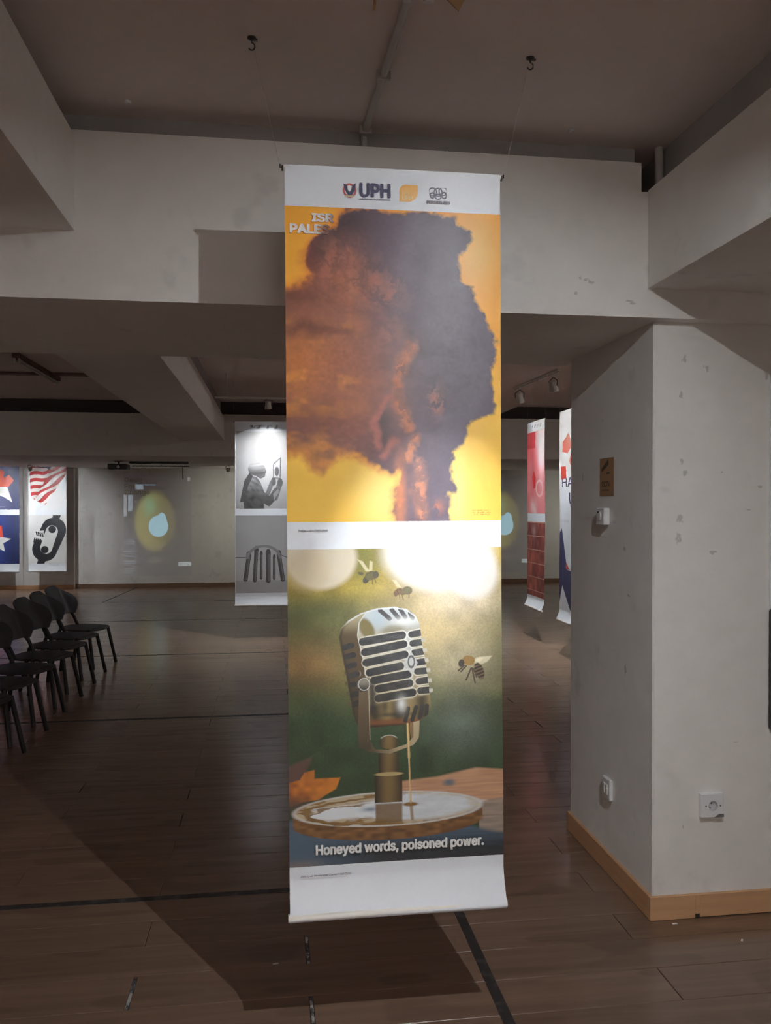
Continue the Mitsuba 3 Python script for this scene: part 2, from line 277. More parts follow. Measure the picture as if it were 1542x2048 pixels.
def print_main(p, n, uv):
    x, y = uv.y * 430, (1 - uv.x) * 1488
    c = mix(PAPER, PAPER, 0.)
    top, bot = rect(x, y, -9, 81.5, 439, 703.5), rect(x, y, -9, 757.5, 439, 1387)
    c = dr.select(top < 0, smoke_picture(x, y) * .82, c)
    c = dr.select(bot < 0, mic_picture(x, y) * .76, c)
    # emblem: ring, shield bird
    r = ell(x, y, 126.5, 46.5, 13, 14)
    c = over(c, (.42, .09, .10), ins(dr.abs(r + 1.6) - 2.2, .6))
    c = over(c, (.045, .04, .09), ins(poly(x, y, [(114, 33), (120, 35), (125, 45), (128, 48), (132, 36), (139, 31), (137, 46), (130, 57), (124, 57), (117, 46)]), .6))
    c = over(c, (.75, .75, .78), ins(poly(x, y, [(122, 39), (130, 39), (127, 45), (126, 50), (123, 45)]), .6))
    c = over(c, (.55, .45, .30), ins(rect(x, y, 117, 56, 136, 59), .6))
    # leaf-cornered yellow badge
    b = dr.maximum(rect(x, y, 225, 30, 262, 64), dr.maximum(dr.select((x < 238) & (y < 43), ell(x, y, 238, 43, 13, 13), mi.Float(-5)), dr.select((x > 242) & (y > 44), ell(x, y, 242, 44, 20, 20), mi.Float(-5))))
    c = over(c, mix((.80, .42, .08), (.84, .54, .20), (y - 30) / 34), ins(b, .6))
    # knot emblem: three interlaced loops
    k = mi.Float(1e9)
    for cx, cy in ((292, 42), (303, 42), (313, 40)):
        k = dr.minimum(k, dr.abs(ell(x, y, cx, cy, 8, 8)))
    k = dr.minimum(k, dr.abs(ell(x, y, 291, 49, 4.5, 5))); k = dr.minimum(k, dr.abs(ell(x, y, 303, 51, 6, 5))); k = dr.minimum(k, dr.abs(ell(x, y, 315, 48, 4.5, 6)))
    c = over(c, (.10, .10, .16), ins(k - 1.2, .5) * ins(rect(x, y, 285, 33, 320, 58), .5))
    return c

def grey(v): return (v, v, v * 1.02)
def print_man(p, n, uv):
    x, y = uv.y * 100, (1 - uv.x) * 352
    c = mix(PAPER, PAPER, 0.)
    a, b = rect(x, y, 2, 19, 98, 166), rect(x, y, 1, 179, 99, 327)
    pc = mix(grey(.36), grey(.52), gauss(x, y, 55, 80, 40, 60))
    fold = .55 + .9 * noise(x / 9 + y / 14, y / 5 - x / 8, 2.)
    dk = mix(grey(.035), grey(.19), smoothstep(150, 100, y)) * fold
    body = poly(x, y, [(30, 104), (17, 121), (15, 150), (17, 168), (54, 168), (53, 156), (63, 162), (75, 149), (83, 128), (73, 126), (63, 142), (54, 135), (47, 116), (40, 106)])
    pc = over(pc, dk, ins(body))
    pc = over(pc, grey(.05), ins(poly(x, y, [(27, 97), (17, 114), (9, 154), (15, 153), (25, 121), (33, 104)])))
    pc = over(pc, grey(.11), ins(poly(x, y, [(48, 88), (55, 90), (58, 96), (56, 99), (55, 105), (47, 109), (40, 105)])))
    pc = over(pc, mix(grey(.10), grey(.42), smoothstep(98, 80, y)) * (.6 + .8 * noise(x / 18, y / 3.2 + x / 20)), ins(ell(x, y, 40, 91, 16, 13, .15)))
    pc = over(pc, grey(.06), ins(dr.minimum(seg(x, y, (68, 116), (60, 138), 4.), seg(x, y, (82, 120), (74, 146), 5.))) * .85)
    pc = over(pc, grey(.28) , ins(poly(x, y, [(72, 150), (70, 138), (79, 128), (82, 133)])) * .8)
    mr = poly(x, y, [(71, 81), (84, 69), (83, 108), (71, 107)])
    pc = over(pc, grey(.55), ins(mr)); pc = over(pc, grey(.10), ins(dr.abs(mr) - .9))
    pc = over(pc, grey(.10), ins(ell(x, y, 77, 95, 4, 9)))
    pc = over(pc, grey(.06), ins(dr.minimum(ell(x, y, 71, 114, 4.5, 8), ell(x, y, 83, 116, 5, 8))))
    c = over(c, pc, ins(a, .4))
    q = mix(grey(.26), grey(.42), smoothstep(179, 300, y))
    q = over(q, grey(.33), ins(rect(x, y, -5, 303, 105, 330)))
    for (x0, x1, y0, y1, w) in ((25, 19, 258, 301, 4), (39, 36, 247, 303, 3.6), (48, 48, 254, 299, 2.5), (61, 61, 254, 304, 4.2), (72, 72, 261, 300, 2.5), (81, 88, 256, 302, 4)):
        q = over(q, grey(.05), ins(dr.minimum(seg(x, y, (x0, y0), (x1, y1), w), ell(x, y, x0, y0 - 2, w * 1.1, w * 2.2)) , .5))
        q = over(q, grey(.16), .7 * ins(seg(x, y, (x0 + w * .4, y0), (x1 + w * .4, y1), w * .3)))
    arc = ell(x, y, 53, 262, 32, 26); 
    q = over(q, grey(.20), ins(dr.maximum(dr.abs(arc + 1.5) - 2.4, y - 262)))
    q = over(q, grey(.12), ins(dr.minimum(seg(x, y, (0, 259), (20, 259), .9), seg(x, y, (82, 254), (100, 261), .9))))
    c = over(c, q, ins(b, .4))
    hd = rect(x, y, 28, 7, 80, 14)
    return over(c, (.10, .10, .14), .8 * ins(hd) * smoothstep(.45, .6, noise(x / 3.2, y / 3.0)) * dr.select((x < 50) | (x > 58), 1, 0))
def print_flag(p, n, uv):
    x, y = uv.y * 100, (1 - uv.x) * 314
    c = mix(PAPER, PAPER, 0.)
    fl = poly(x, y, [(2, 15), (100, 16), (101, 45), (45, 130), (28, 124), (7, 112), (4, 71)])
    side = (x - 69) + (y - 16) * .52
    ph = dr.select(side < 0, y + .20 * x + 3 * dr.sin(x / 9), y * .92 + .62 * x - 22 + 3 * dr.sin(y / 7))
    st = smoothstep(-.25, .25, dr.sin(ph * .335 + .6))
    f = mix((.42, .045, .05), (.72, .68, .66), st) * (.7 + .5 * noise(x / 12 + y / 20, y / 12))
    f = over(f, (.03, .05, .12), ins(poly(x, y, [(1, 14), (70, 16), (54, 36), (49, 30), (3, 27)])))
    f = over(f, (.20, .02, .03), .7 * gauss(x, y, 97, 38, 8, 10))
    c = over(c, f, ins(fl)); c = over(c, (.68, .69, .68), ins(rect(x, y, 0, 158.5, 100, 291), .4))
    cap = seg(x, y, (66, 199), (42, 252), 33); hol = seg(x, y, (61, 203), (46, 248), 16)
    ink = (.012, .013, .018)
    gap = poly(x, y, [(5, 206), (40, 200), (38, 228), (3, 222)])
    link = dr.maximum(dr.maximum(cap, -hol), -gap)
    link = dr.minimum(link, poly(x, y, [(64, 159), (85, 159), (78, 178), (60, 178)])); link = dr.minimum(link, poly(x, y, [(26, 276), (48, 276), (41, 291), (21, 291)]))
    link = dr.minimum(link, dr.minimum(ell(x, y, 62, 198, 10, 10), ell(x, y, 42, 253, 10, 10)))
    for i in range(4):
        link = dr.minimum(link, dr.minimum(seg(x, y, (20 + 5 * i, 205 + i), (22 + 5 * i, 214 + i), 1.7), seg(x, y, (16 + 5 * i, 222 + i), (14 + 5 * i, 232 + i), 1.9)))
    c = over(c, ink, ins(link))
    return over(c, (.10, .10, .14), .8 * ins(rect(x, y, 28, 5, 62, 9)) * smoothstep(.4, .6, noise(x / 3., y / 3.)))
def print_blue(p, n, uv):
    x, y = uv.y * 100, (1 - uv.x) * 314
    c = mix(PAPER, PAPER, 0.)
    ax = dr.abs(x - 36)
    b = mix((.12, .13, .26), (.015, .025, .10), smoothstep(40, 95, x))
    b = over(b, (.62, .10, .06), ins(poly(ax, y, [(-9, 20), (4, 20), (10, 33), (20, 38), (26, 41), (24, 58), (38, 50), (50, 64), (46, 71), (36, 82), (-9, 82)]), .8))
    b = over(b, (.80, .80, .80), ins(poly(ax, y, [(-9, 82), (33, 82), (46, 124), (24, 110), (-9, 98)]), .8))
    b = over(b, (.7, .7, .75), .8 * ins(rect(x, y, 30, 135.5, 64, 137.5)) * noise(x / 1.5, 0.))
    c = over(c, b, ins(rect(x, y, -3, 14, 103, 144), .4))
    q = mix((.03, .05, .22), (.012, .022, .09), smoothstep(40, 95, x))
    q = over(q, (.62, .07, .05), ins(poly(ax, y, [(-9, 185), (5, 185), (18, 188), (22, 219), (-9, 220)]), .8))
    q = over(q, (.80, .80, .80), ins(poly(ax, y, [(-9, 219), (22, 219), (43, 223), (22, 235), (26, 257), (-9, 240)]), .8))
    c = over(c, q, ins(rect(x, y, -3, 158.5, 103, 291), .4))
    return over(c, (.55, .45, .2), .7 * ins(rect(x, y, 40, 5, 74, 9)) * smoothstep(.4, .6, noise(x / 3., y / 3.)))
def print_red(p, n, uv):
    x, y = uv.y * 100, (1 - uv.x) * 350
    c = mix(PAPER, PAPER, 0.)
    a = mix((.66, .22, .23), (.60, .12, .13), noise(x / 30, y / 30))
    a = over(a, (.36, .035, .04), ins(rect(x, y, -3, 20, 48, 50), 2.) * .85 + .55 * gauss(x, y, 35, 80, 14, 60))
    a = over(a, (.72, .42, .44), .8 * smoothstep(50, 80, x) * smoothstep(110, 60, y) + .6 * gauss(x, y, 80, 100, 14, 40))
    a = over(a, (.42, .02, .025), ins(poly(x, y, [(30, 104), (40, 92), (50, 106), (46, 124), (36, 126)]), 1.))
    a = over(a, (.78, .50, .50), .8 * ins(dr.abs(ell(x, y, 70, 126, 18, 14)) - 2, 2.))
    a = over(a, (.85, .70, .68), gauss(x, y, 45, 185, 9, 26) + .6 * gauss(x, y, 30, 160, 12, 14)); a = over(a, (.62, .20, .20), .9 * gauss(x, y, 45, 180, 4, 9))
    c = over(c, a, ins(rect(x, y, -3, 19, 103, 172), .4))
    row = dr.floor((y - 190) / 25.5); fy = (y - 190) / 25.5 - row
    k = cell_rand(row, dr.floor(x / 55 + .5 * row), 3)
    q = mix((.18, .035, .04), (.40, .10, .07), k) * (.6 + .8 * noise(x / 8, y / 12))
    q = over(q, (.55, .30, .26), .8 * dr.select(fy > .93, 1, 0)); q = over(q, (.52, .40, .38), .5 * gauss(x, y, 38, 205, 10, 12))
    c = over(c, q, ins(rect(x, y, -3, 188, 103, 327), .4))
    return over(c, (.12, .12, .15), .8 * ins(rect(x, y, 28, 7, 80, 13)) * smoothstep(.4, .6, noise(x / 3.2, y / 3.)))
def print_slogan(p, n, uv):
    x, y = uv.y * 100, (1 - uv.x) * 350
    c = mix(PAPER, PAPER, 0.)
    red = (.50, .055, .04)
    for P in ([(18, 52), (45, 38), (62, 60), (40, 72), (16, 68)], [(55, 72), (78, 64), (84, 86), (60, 98), (48, 84)], [(8, 92), (32, 92), (34, 112), (12, 114)]):
        c = over(c, red, ins(poly(x + 3 * noise(x / 4, y / 4), y, P), 1.))
    q = mix(PAPER, PAPER, 0.)
    q = over(q, (.035, .04, .12), ins(poly(x, y, [(-3, 205), (10, 195), (35, 262), (103, 268), (103, 327), (60, 327), (-3, 330)]), 1.))
    q = over(q, (.60, .07, .05), ins(poly(x, y, [(30, 250), (48, 262), (30, 262)]), 1.) + ins(rect(x, y, 62, 205, 103, 245), 1.))
    q = over(q, PAPER, ins(poly(x, y, [(-3, 327), (14, 290), (52, 330)]), 1.))
    c = over(c, q, ins(rect(x, y, -3, 190, 103, 327), .4))
    return over(c, (.3, .3, .33), .35 * ins(rect(x, y, 4, 180, 60, 185)) * noise(x / 2., y / 2.))
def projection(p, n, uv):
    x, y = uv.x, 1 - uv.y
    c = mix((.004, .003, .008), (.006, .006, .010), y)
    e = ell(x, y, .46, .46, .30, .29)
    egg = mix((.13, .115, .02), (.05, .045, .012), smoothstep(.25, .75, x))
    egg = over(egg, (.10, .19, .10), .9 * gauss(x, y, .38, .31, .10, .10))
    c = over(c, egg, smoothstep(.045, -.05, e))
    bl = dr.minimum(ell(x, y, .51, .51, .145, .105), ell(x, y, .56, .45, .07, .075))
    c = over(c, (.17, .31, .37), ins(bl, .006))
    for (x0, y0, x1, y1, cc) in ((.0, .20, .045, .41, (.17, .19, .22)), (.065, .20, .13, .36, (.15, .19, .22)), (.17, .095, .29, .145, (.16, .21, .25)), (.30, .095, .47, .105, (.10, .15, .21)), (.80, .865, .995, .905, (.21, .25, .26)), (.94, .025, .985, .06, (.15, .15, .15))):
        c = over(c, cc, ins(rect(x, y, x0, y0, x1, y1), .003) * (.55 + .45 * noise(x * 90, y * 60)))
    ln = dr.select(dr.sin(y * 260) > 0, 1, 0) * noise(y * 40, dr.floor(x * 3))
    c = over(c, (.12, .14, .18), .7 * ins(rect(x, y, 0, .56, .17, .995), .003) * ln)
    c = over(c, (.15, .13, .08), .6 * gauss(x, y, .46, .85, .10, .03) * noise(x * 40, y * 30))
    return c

# ------------------------------------------------------------------ materials
MARKS_COL = [(1.474, 2.028, .012, .016), (1.561, 1.998, .015, .014), (1.461, 1.898, .010, .015), (1.463, 1.659, .009, .018), (1.481, 1.616, .013, .010), (1.458, 1.449, .013, .026), (1.455, 1.382, .014, .024), (1.584, 1.327, .022, .008), (1.795, 1.977, .010, .022), (1.769, 1.566, .010, .006), (1.726, 1.482, .014, .004), (1.473, .333, .004, .012), (1.679, .631, .012, .005), (1.62, 1.62, .006, .004)]
MARKS_BEAM = [(1.079, 2.284, .016, .008), (1.098, 2.277, .014, .006), (1.060, 2.290, .006, .008), (1.043, 2.237, .006, .006), (1.254, 2.208, .012, .005), (1.235, 2.216, .016, .004)]
MARKS_SIDE = [(3.05, .86, .010, .022), (3.28, 1.85, .006, .008), (3.06, 1.33, .016, .010), (3.02, 1.15, .016, .006), (3.50, 1.62, .006, .020)]
def plaster(p, n, uv):
    x, y, z = p.x / K, p.y / K, p.z / K
    b = .69 + .05 * fbm(x * 3 + y, z * 3, y * 3) + .025 * noise(x * 22, z * 22, y * 22)
    m = mi.Float(0)
    for (a, zz, rx, rz) in MARKS_COL + MARKS_BEAM:      # chips and scuffs on the two front faces
        q = (noise(x * 130, z * 130) - .5) * 1.1
        m = dr.maximum(m, dr.select((y < (2.79 if (a, zz, rx, rz) in MARKS_BEAM else 3.0)) & (y > 2.6) & (n.y < -.5), .55 * smoothstep(1.0, .35, dr.sqrt(dr.square((x - a) / rx) + dr.square((z - zz) / rz) + 1e-9) + q), 0))
    for (a, zz, rx, rz) in MARKS_SIDE:
        q = (noise(y * 110, z * 110) - .5) * 1.1
        m = dr.maximum(m, dr.select((y > 2.82) & (y < 3.65) & (x > 1.2) & (x < 1.4), .6 * smoothstep(1.15, .55, dr.sqrt(dr.square((y - a) / rx) + dr.square((z - zz) / rz) + 1e-9) + q), 0))
    scuff = smoothstep(.66, .80, fbm(x * 9 + 3, z * 9, y * 9, 4)) * .10
    c = C(b * 1.0, b * .985, b * .955) * (1 - scuff)
    return over(c, (.22, .215, .20), .85 * m)
def plaster_bump(p, n, uv): return fbm(p.x * 9, p.y * 9, p.z * 9, 3)
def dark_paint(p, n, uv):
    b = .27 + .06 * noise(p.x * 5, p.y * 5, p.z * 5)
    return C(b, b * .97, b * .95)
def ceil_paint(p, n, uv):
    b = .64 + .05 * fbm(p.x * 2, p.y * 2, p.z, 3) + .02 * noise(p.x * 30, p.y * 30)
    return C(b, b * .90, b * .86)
ROW0, ROWP, LEN = 2.5210, .1767, 1.118
def wood(p, n, uv):
    x, y = p.x / K, p.y / K
    row = dr.floor((y - ROW0) / ROWP)
    odd = row - 2 * dr.floor(row / 2)
    xs = (x - dr.select(odd > .5, .112, -.436)) / LEN
    col = dr.floor(xs); k = cell_rand(row + 40, col + 40, 7); k2 = cell_rand(row + 40, col + 40, 9)
    g = fbm(x * 2.2 + k * 31, y * 38 + k2 * 17, k * 9, 4)
    ring = noise(x * 1.1 + k * 13, (y + .02 * dr.sin(x * 5 + k * 6)) * 95, k2 * 5)
    c = mix((.082, .050, .035), (.215, .138, .096), dr.clip(.25 + .38 * g + .26 * ring * g + .20 * (k - .5), 0, 1))
    knot = smoothstep(.70, .82, noise(x * 5 + k * 7, y * 16, 4.))
    c = over(c, (.045, .028, .018), .22 * knot)
    fy = (y - ROW0) / ROWP - row; fx = xs - col
    far = dr.select(y > 7.2, 1, 0)
    c = over(c, (.02, .014, .010), far * .75 * dr.maximum(smoothstep(.025, .008, dr.minimum(fy, 1 - fy)), .8 * smoothstep(.006, .002, dr.minimum(fx, 1 - fx))))
    return c
def base_wood(p, n, uv):
    x, y, z = p.x, p.y, p.z
    g = fbm((x + y) * 2.5, z * 40, (x - y) * .5, 3)
    return mix((.46, .26, .135), (.56, .33, .18), g)
def tape_col(p, n, uv):
    b = .020 + .018 * smoothstep(.5, .8, fbm(p.x * 25, p.y * 25, 0., 3))
    return C(b, b * .95, b * .95)
def filler_col(p, n, uv):
    return mix((.05, .05, .055), (.34, .33, .32), smoothstep(.42, .66, fbm(p.x * 90, p.y * 45, 0., 3)))
B = {
 'plaster': {'type': 'twosided', 'b': {'type': 'bumpmap', 'arbitrary': proc(plaster_bump, 4e-3), 'scale': .006, 'b': {'type': 'principled', 'base_color': proc(plaster), 'roughness': .75, 'specular': .3}}},
 'dark_paint': prin(proc(dark_paint), .85, specular=.2), 'ceil_paint': prin(proc(ceil_paint), .85, specular=.2),
 'laminate': prin(proc(wood), .21, specular=.6), 'base_wood': prin(proc(base_wood), .45),
 'groove': prin((.018, .013, .010), .8), 'tape': prin(proc(tape_col), .5), 'filler': prin(proc(filler_col), .6),
 'white_plastic': prin((.72, .73, .74), .35), 'socket_well': prin((.50, .51, .53), .4), 'grey_plastic': prin((.12, .12, .12), .5), 'black_plastic': prin((.013, .013, .014), .42), 'chair_black': prin((.018, .019, .021), .48),
 'black_paint': prin((.055, .050, .048), .85, specular=.2), 'dull_brown': prin((.13, .085, .075), .6), 'leg_black': prin((.008, .008, .008), .5, specular=.25), 'black_metal': prin((.016, .014, .013), .32, specular=.6), 'dark_metal': prin((.06, .055, .05), .4, metallic=.7), 'white_metal': prin((.66, .65, .62), .4), 'steel': prin((.45, .44, .42), .3, metallic=1.),
 'navy_ink': prin((.028, .026, .085), .45), 'dark_ink': prin((.07, .07, .10), .5), 'white_ink': prin((.74, .75, .74), .45), 'cream_ink': prin((.86, .70, .42), .5), 'caption_ink': prin((.16, .16, .17), .5),
 'ochre': prin((.30, .175, .082), .6), 'brown_ink': prin((.055, .032, .016), .6), 'cardboard': prin((.33, .20, .10), .8), 'pole_white': prin((.78, .77, .72), .35), 'nylon': prin((.42, .40, .38), .3),
 'vinyl_back': prin((.75, .75, .76), .5), 'chip': prin((.75, .73, .70), .7), 'lens_glass': prin((.02, .02, .02), .1), 'conduit': prin((.42, .40, .385), .5), 'proj_paint': prin((.66, .65, .63), .75, specular=.3), 'proj_letter': prin((.42, .40, .22), .7),
 'fade_ink': prin(proc(lambda p, n, uv: mix((.80, .78, .74), (.13, .055, .05), smoothstep(.138, .170, p.x / K))), .5), 'fade_ink_low': prin(proc(lambda p, n, uv: mix((.80, .78, .74), (.13, .055, .05), smoothstep(.110, .142, p.x / K))), .5),
}
for nm, fn in (('main', print_main), ('man', print_man), ('flag', print_flag), ('blue', print_blue), ('red', print_red), ('slogan', print_slogan)):
    B['print_' + nm] = prin(proc(fn), .41, specular=.56, anisotropic=.68)
scene.update(B)

# ------------------------------------------------------------------ the setting
X0, X1, Y0, Y1, ZC = -6.0, 6.6, -4.0, 15.45, 2.78
def struct(key, m, mat, label, smooth=False): return add(key, m, mat, smooth, label=label, kind='structure')
# floor: base below the planks, far boards as material beyond 7.4 units
PX0, PX1, PY0, NR = -2.80, 4.00, ROW0 - 3 * ROWP, 30
PY1 = PY0 + NR * ROWP
struct('floor', cat(bx(X0, X1, Y0, PY0, -.05, 0), bx(X0, X1, PY1, Y1 + .2, -.05, 0), bx(X0, PX0, PY0, PY1, -.05, 0), bx(PX1, X1, PY0, PY1, -.05, 0)), 'laminate', 'brown wood laminate floor of the exhibition room')
add('floor__underlay', bx(PX0, PX1, PY0, PY1, -.05, -.010), 'groove')
WIDE = {(0, .112), (2, .112), (1, -.436)}       # open joints filled with grey dirt
rp = random.Random(8)
def plank(x0, x1, y0, y1, z):
    c = .0016
    v = [(x0, y0, -.012), (x1, y0, -.012), (x1, y1, -.012), (x0, y1, -.012), (x0, y0, z - c), (x1, y0, z - c), (x1, y1, z - c), (x0, y1, z - c),
         (x0 + c, y0 + c, z), (x1 - c, y0 + c, z), (x1 - c, y1 - c, z), (x0 + c, y1 - c, z)]
    q = [(0, 1, 5, 4), (1, 2, 6, 5), (2, 3, 7, 6), (3, 0, 4, 7), (4, 5, 9, 8), (5, 6, 10, 9), (6, 7, 11, 10), (7, 4, 8, 11), (8, 9, 10, 11), (3, 2, 1, 0)]
    return (np.array(v, float), np.array(q))
for r in range(NR):
    j = r - 3
    y0, y1 = PY0 + r * ROWP, PY0 + (r + 1) * ROWP
    off = -.436 if j % 2 == 0 else .112
    k0 = math.floor((PX0 - off) / LEN)
    for k in range(k0, k0 + 9):
        a, b = max(PX0, off + k * LEN), min(PX1, off + (k + 1) * LEN)
        if b - a < .02: continue
        ga = gb = .0008
        if j in (-1, 1) and k == 0: ga = .0065
        if j in (-1, 1) and k == -1: gb = .0065
        if j == 0 and k == 0: ga = .0065
        if j == 0 and k == -1: gb = .0065
        if r > 6 and rp.random() < .22: gb = .004
        add('floor__plank', plank(a + ga, b - gb, y0 + .0006, y1 - .0006, rp.uniform(-.0007, .0)), 'laminate')
    if j in (-1, 1): add('floor__joint_filler', bx(.107, .117, y0 + .004, y1 - .006, -.012, -.0012), 'filler')
    if j == 0: add('floor__joint_filler', bx(-.441, -.431, y0 + .004, y1 - .02, -.012, -.0012), 'filler')

struct('ceiling', cat(bx(X0, X1, Y0, 3.7, ZC, ZC + .1), bx(X0, X1, 3.7, Y1 + .2, 2.92, 3.02), bx(1.3, 3.15, 3.76, 11.5, ZC, 2.95)), 'ceil_paint', 'painted concrete ceiling between the beams')
struct('wall_far', bx(X0, X1, Y1, Y1 + .2, -.05, 3.0), 'plaster', 'far white wall carrying the projected pictures')
struct('wall_left', bx(X0 - .2, X0, Y0 - .2, Y1 + .2, -.05, 3.0), 'plaster', 'left side wall of the room')
struct('wall_right', bx(X1, X1 + .2, Y0 - .2, Y1 + .2, -.05, 3.0), 'plaster', 'right side wall of the room')
struct('wall_back', bx(X0, X1, Y0 - .2, Y0, -.05, 3.0), 'plaster', 'wall behind the viewer')
struct('wall_pilaster', bx(-4.38, -3.53, 15.33, Y1, 0, 2.16), 'plaster', 'shallow pilaster on the far wall behind the flag banner')
SOF = 2.16
YB, YB2 = 2.76, 3.765
struct('ceiling_beam', cat(bx(X0, 1.282, YB, YB2, SOF, 2.702), bx(1.282, X1, YB, YB2, SOF, 2.60)), 'plaster', 'white cross beam behind the large hanging banner')
struct('ceiling_beam', bx(-1.26, -.631, Y0, YB, 2.379, 2.684), 'plaster', 'white beam running overhead along the left edge')
struct('ceiling_beam', bx(1.306, 2.30, Y0, YB, 2.262, 2.605), 'plaster', 'white beam running overhead above the column at right')
struct('ceiling_beam', bx(-1.26, -.668, YB2, 11.5, 2.385, 2.70), 'plaster', 'beam running back beyond the cross beam at left')
struct('ceiling_beam', bx(X0, X1, 11.5, 12.9, SOF, 2.74), 'plaster', 'far cross beam above the projections')
struct('ceiling_soffit', bx(X0, X1, 12.9, Y1, 2.17, 2.6), 'plaster', 'low soffit between the far beam and the far wall')
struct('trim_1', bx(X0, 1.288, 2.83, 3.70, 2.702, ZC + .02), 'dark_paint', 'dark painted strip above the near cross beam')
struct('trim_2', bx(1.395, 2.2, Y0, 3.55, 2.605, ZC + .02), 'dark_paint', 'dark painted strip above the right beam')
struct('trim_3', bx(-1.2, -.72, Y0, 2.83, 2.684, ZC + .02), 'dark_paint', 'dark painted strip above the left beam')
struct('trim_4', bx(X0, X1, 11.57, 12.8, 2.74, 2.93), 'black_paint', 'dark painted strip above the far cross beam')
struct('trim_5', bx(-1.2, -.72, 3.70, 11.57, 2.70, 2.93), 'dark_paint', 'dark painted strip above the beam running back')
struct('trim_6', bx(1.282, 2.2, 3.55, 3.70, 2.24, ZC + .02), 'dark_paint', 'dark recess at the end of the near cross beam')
struct('trim_7', bx(X0, -1.26, 9.24, 9.34, 2.895, 2.921), 'dull_brown', 'dark joint strip across the ceiling beyond the cross beam at left')
# column with slightly uneven arris
CX, CY0, CY1 = 1.356, 2.816, 3.645
zz = np.linspace(0, SOF, 90); rr = np.random.RandomState(3)
jit = .0022 * (meshkit.fbm(np.c_[zz * 14, zz * 0, zz * 0], 4) - .5) * 2
ring = np.array([(CX, CY0), (2.30, CY0), (2.30, CY1), (CX, CY1)])
vs, fs = [], []
for i, z in enumerate(zz):
    R = np.array([(CX + .006 + jit[i], CY0), (2.30, CY0), (2.30, CY1), (CX, CY1), (CX, CY0 + .006 + jit[-1 - i])])
    vs += [(x, y, z) for x, y in R]
for i in range(len(zz) - 1):
    for k in range(5):
        a, b = 5 * i + k, 5 * i + (k + 1) % 5; fs += [(a, b, b + 5), (a, b + 5, a + 5)]
struct('column', trimesh.Trimesh(np.array(vs), np.array(fs), process=False), 'plaster', 'thick white plastered column with chips and marks')
# skirting
def skirt(key, x0, x1, y0, y1, h, mat, label): return add(key, cham(x0, x1, y0, y1, .001, h, .002), mat, label=label, kind='structure')
k = add('baseboard_right', cat(cham(CX - .014, 1.515, CY0 - .014, CY0, .001, .086, .0015), cham(1.515, 1.533, CY0 - .014, CY0, .016, .0858, .0015), cham(1.533, 2.30, CY0 - .014, CY0, .004, .086, .0015)), 'base_wood', label='orange wood skirting round the foot of the column', kind='structure')
skirt('baseboard_right__side_board', CX - .014, CX, CY0, CY1 + .01, .086, 'base_wood', None)
add('baseboard_right__notch', bx(1.513, 1.535, CY0 - .012, CY0 - .004, .0, .016), 'groove')
labels['baseboard_right__side_board'] = {}
B['dark_base'] = scene['dark_base'] = prin((.17, .10, .06), .5)
skirt('baseboard_far', -3.53, X1, Y1 - .02, Y1, .075, 'dark_base', 'brown skirting along the far wall')
skirt('baseboard_left', X0, -3.53, 15.31, 15.33, .075, 'base_wood', 'light wood skirting below the far banners')

# ------------------------------------------------------------------ tape on the floor
def tape(x0, x1, y0, y1, label): add(thing('floor_tape', label, 'tape', None), bx(x0, x1, y0, y1, -.0002, .0011), 'tape')
W = .017
tape(PX0, .10, 3.222 - W, 3.222 + W, 'black tape line across the floor left of the big banner, nearest one')
tape(.675 - W, .675 + W, 2.0, 3.35, 'black tape line running towards the viewer below the big banner')
tape(-4, 1.2, 5.95 - W * 1.1, 5.95 + W * 1.1, 'black line across the floor by the nearest chairs')
tape(-4, 1.2, 8.47 - W, 8.47 + W, 'black line across the floor by the farthest chair')
tape(-4, 1.2, 11.0 - W, 11.0 + W, 'thin black line across the floor beyond the grey banner')
tape(-2.62, 1.2, 13.15 - W, 13.15 + W, 'thin black line across the floor closest to the far wall')
m = bx(-W, W, 0, 2.3, -.0002, .0012); m.apply_transform(trimesh.transformations.rotation_matrix(-.066, [0, 0, 1])); m.apply_translation((-2.61, 13.15, 0))
add(thing('floor_tape', 'thin black line running to the far wall under the projection', 'tape'), m, 'tape')

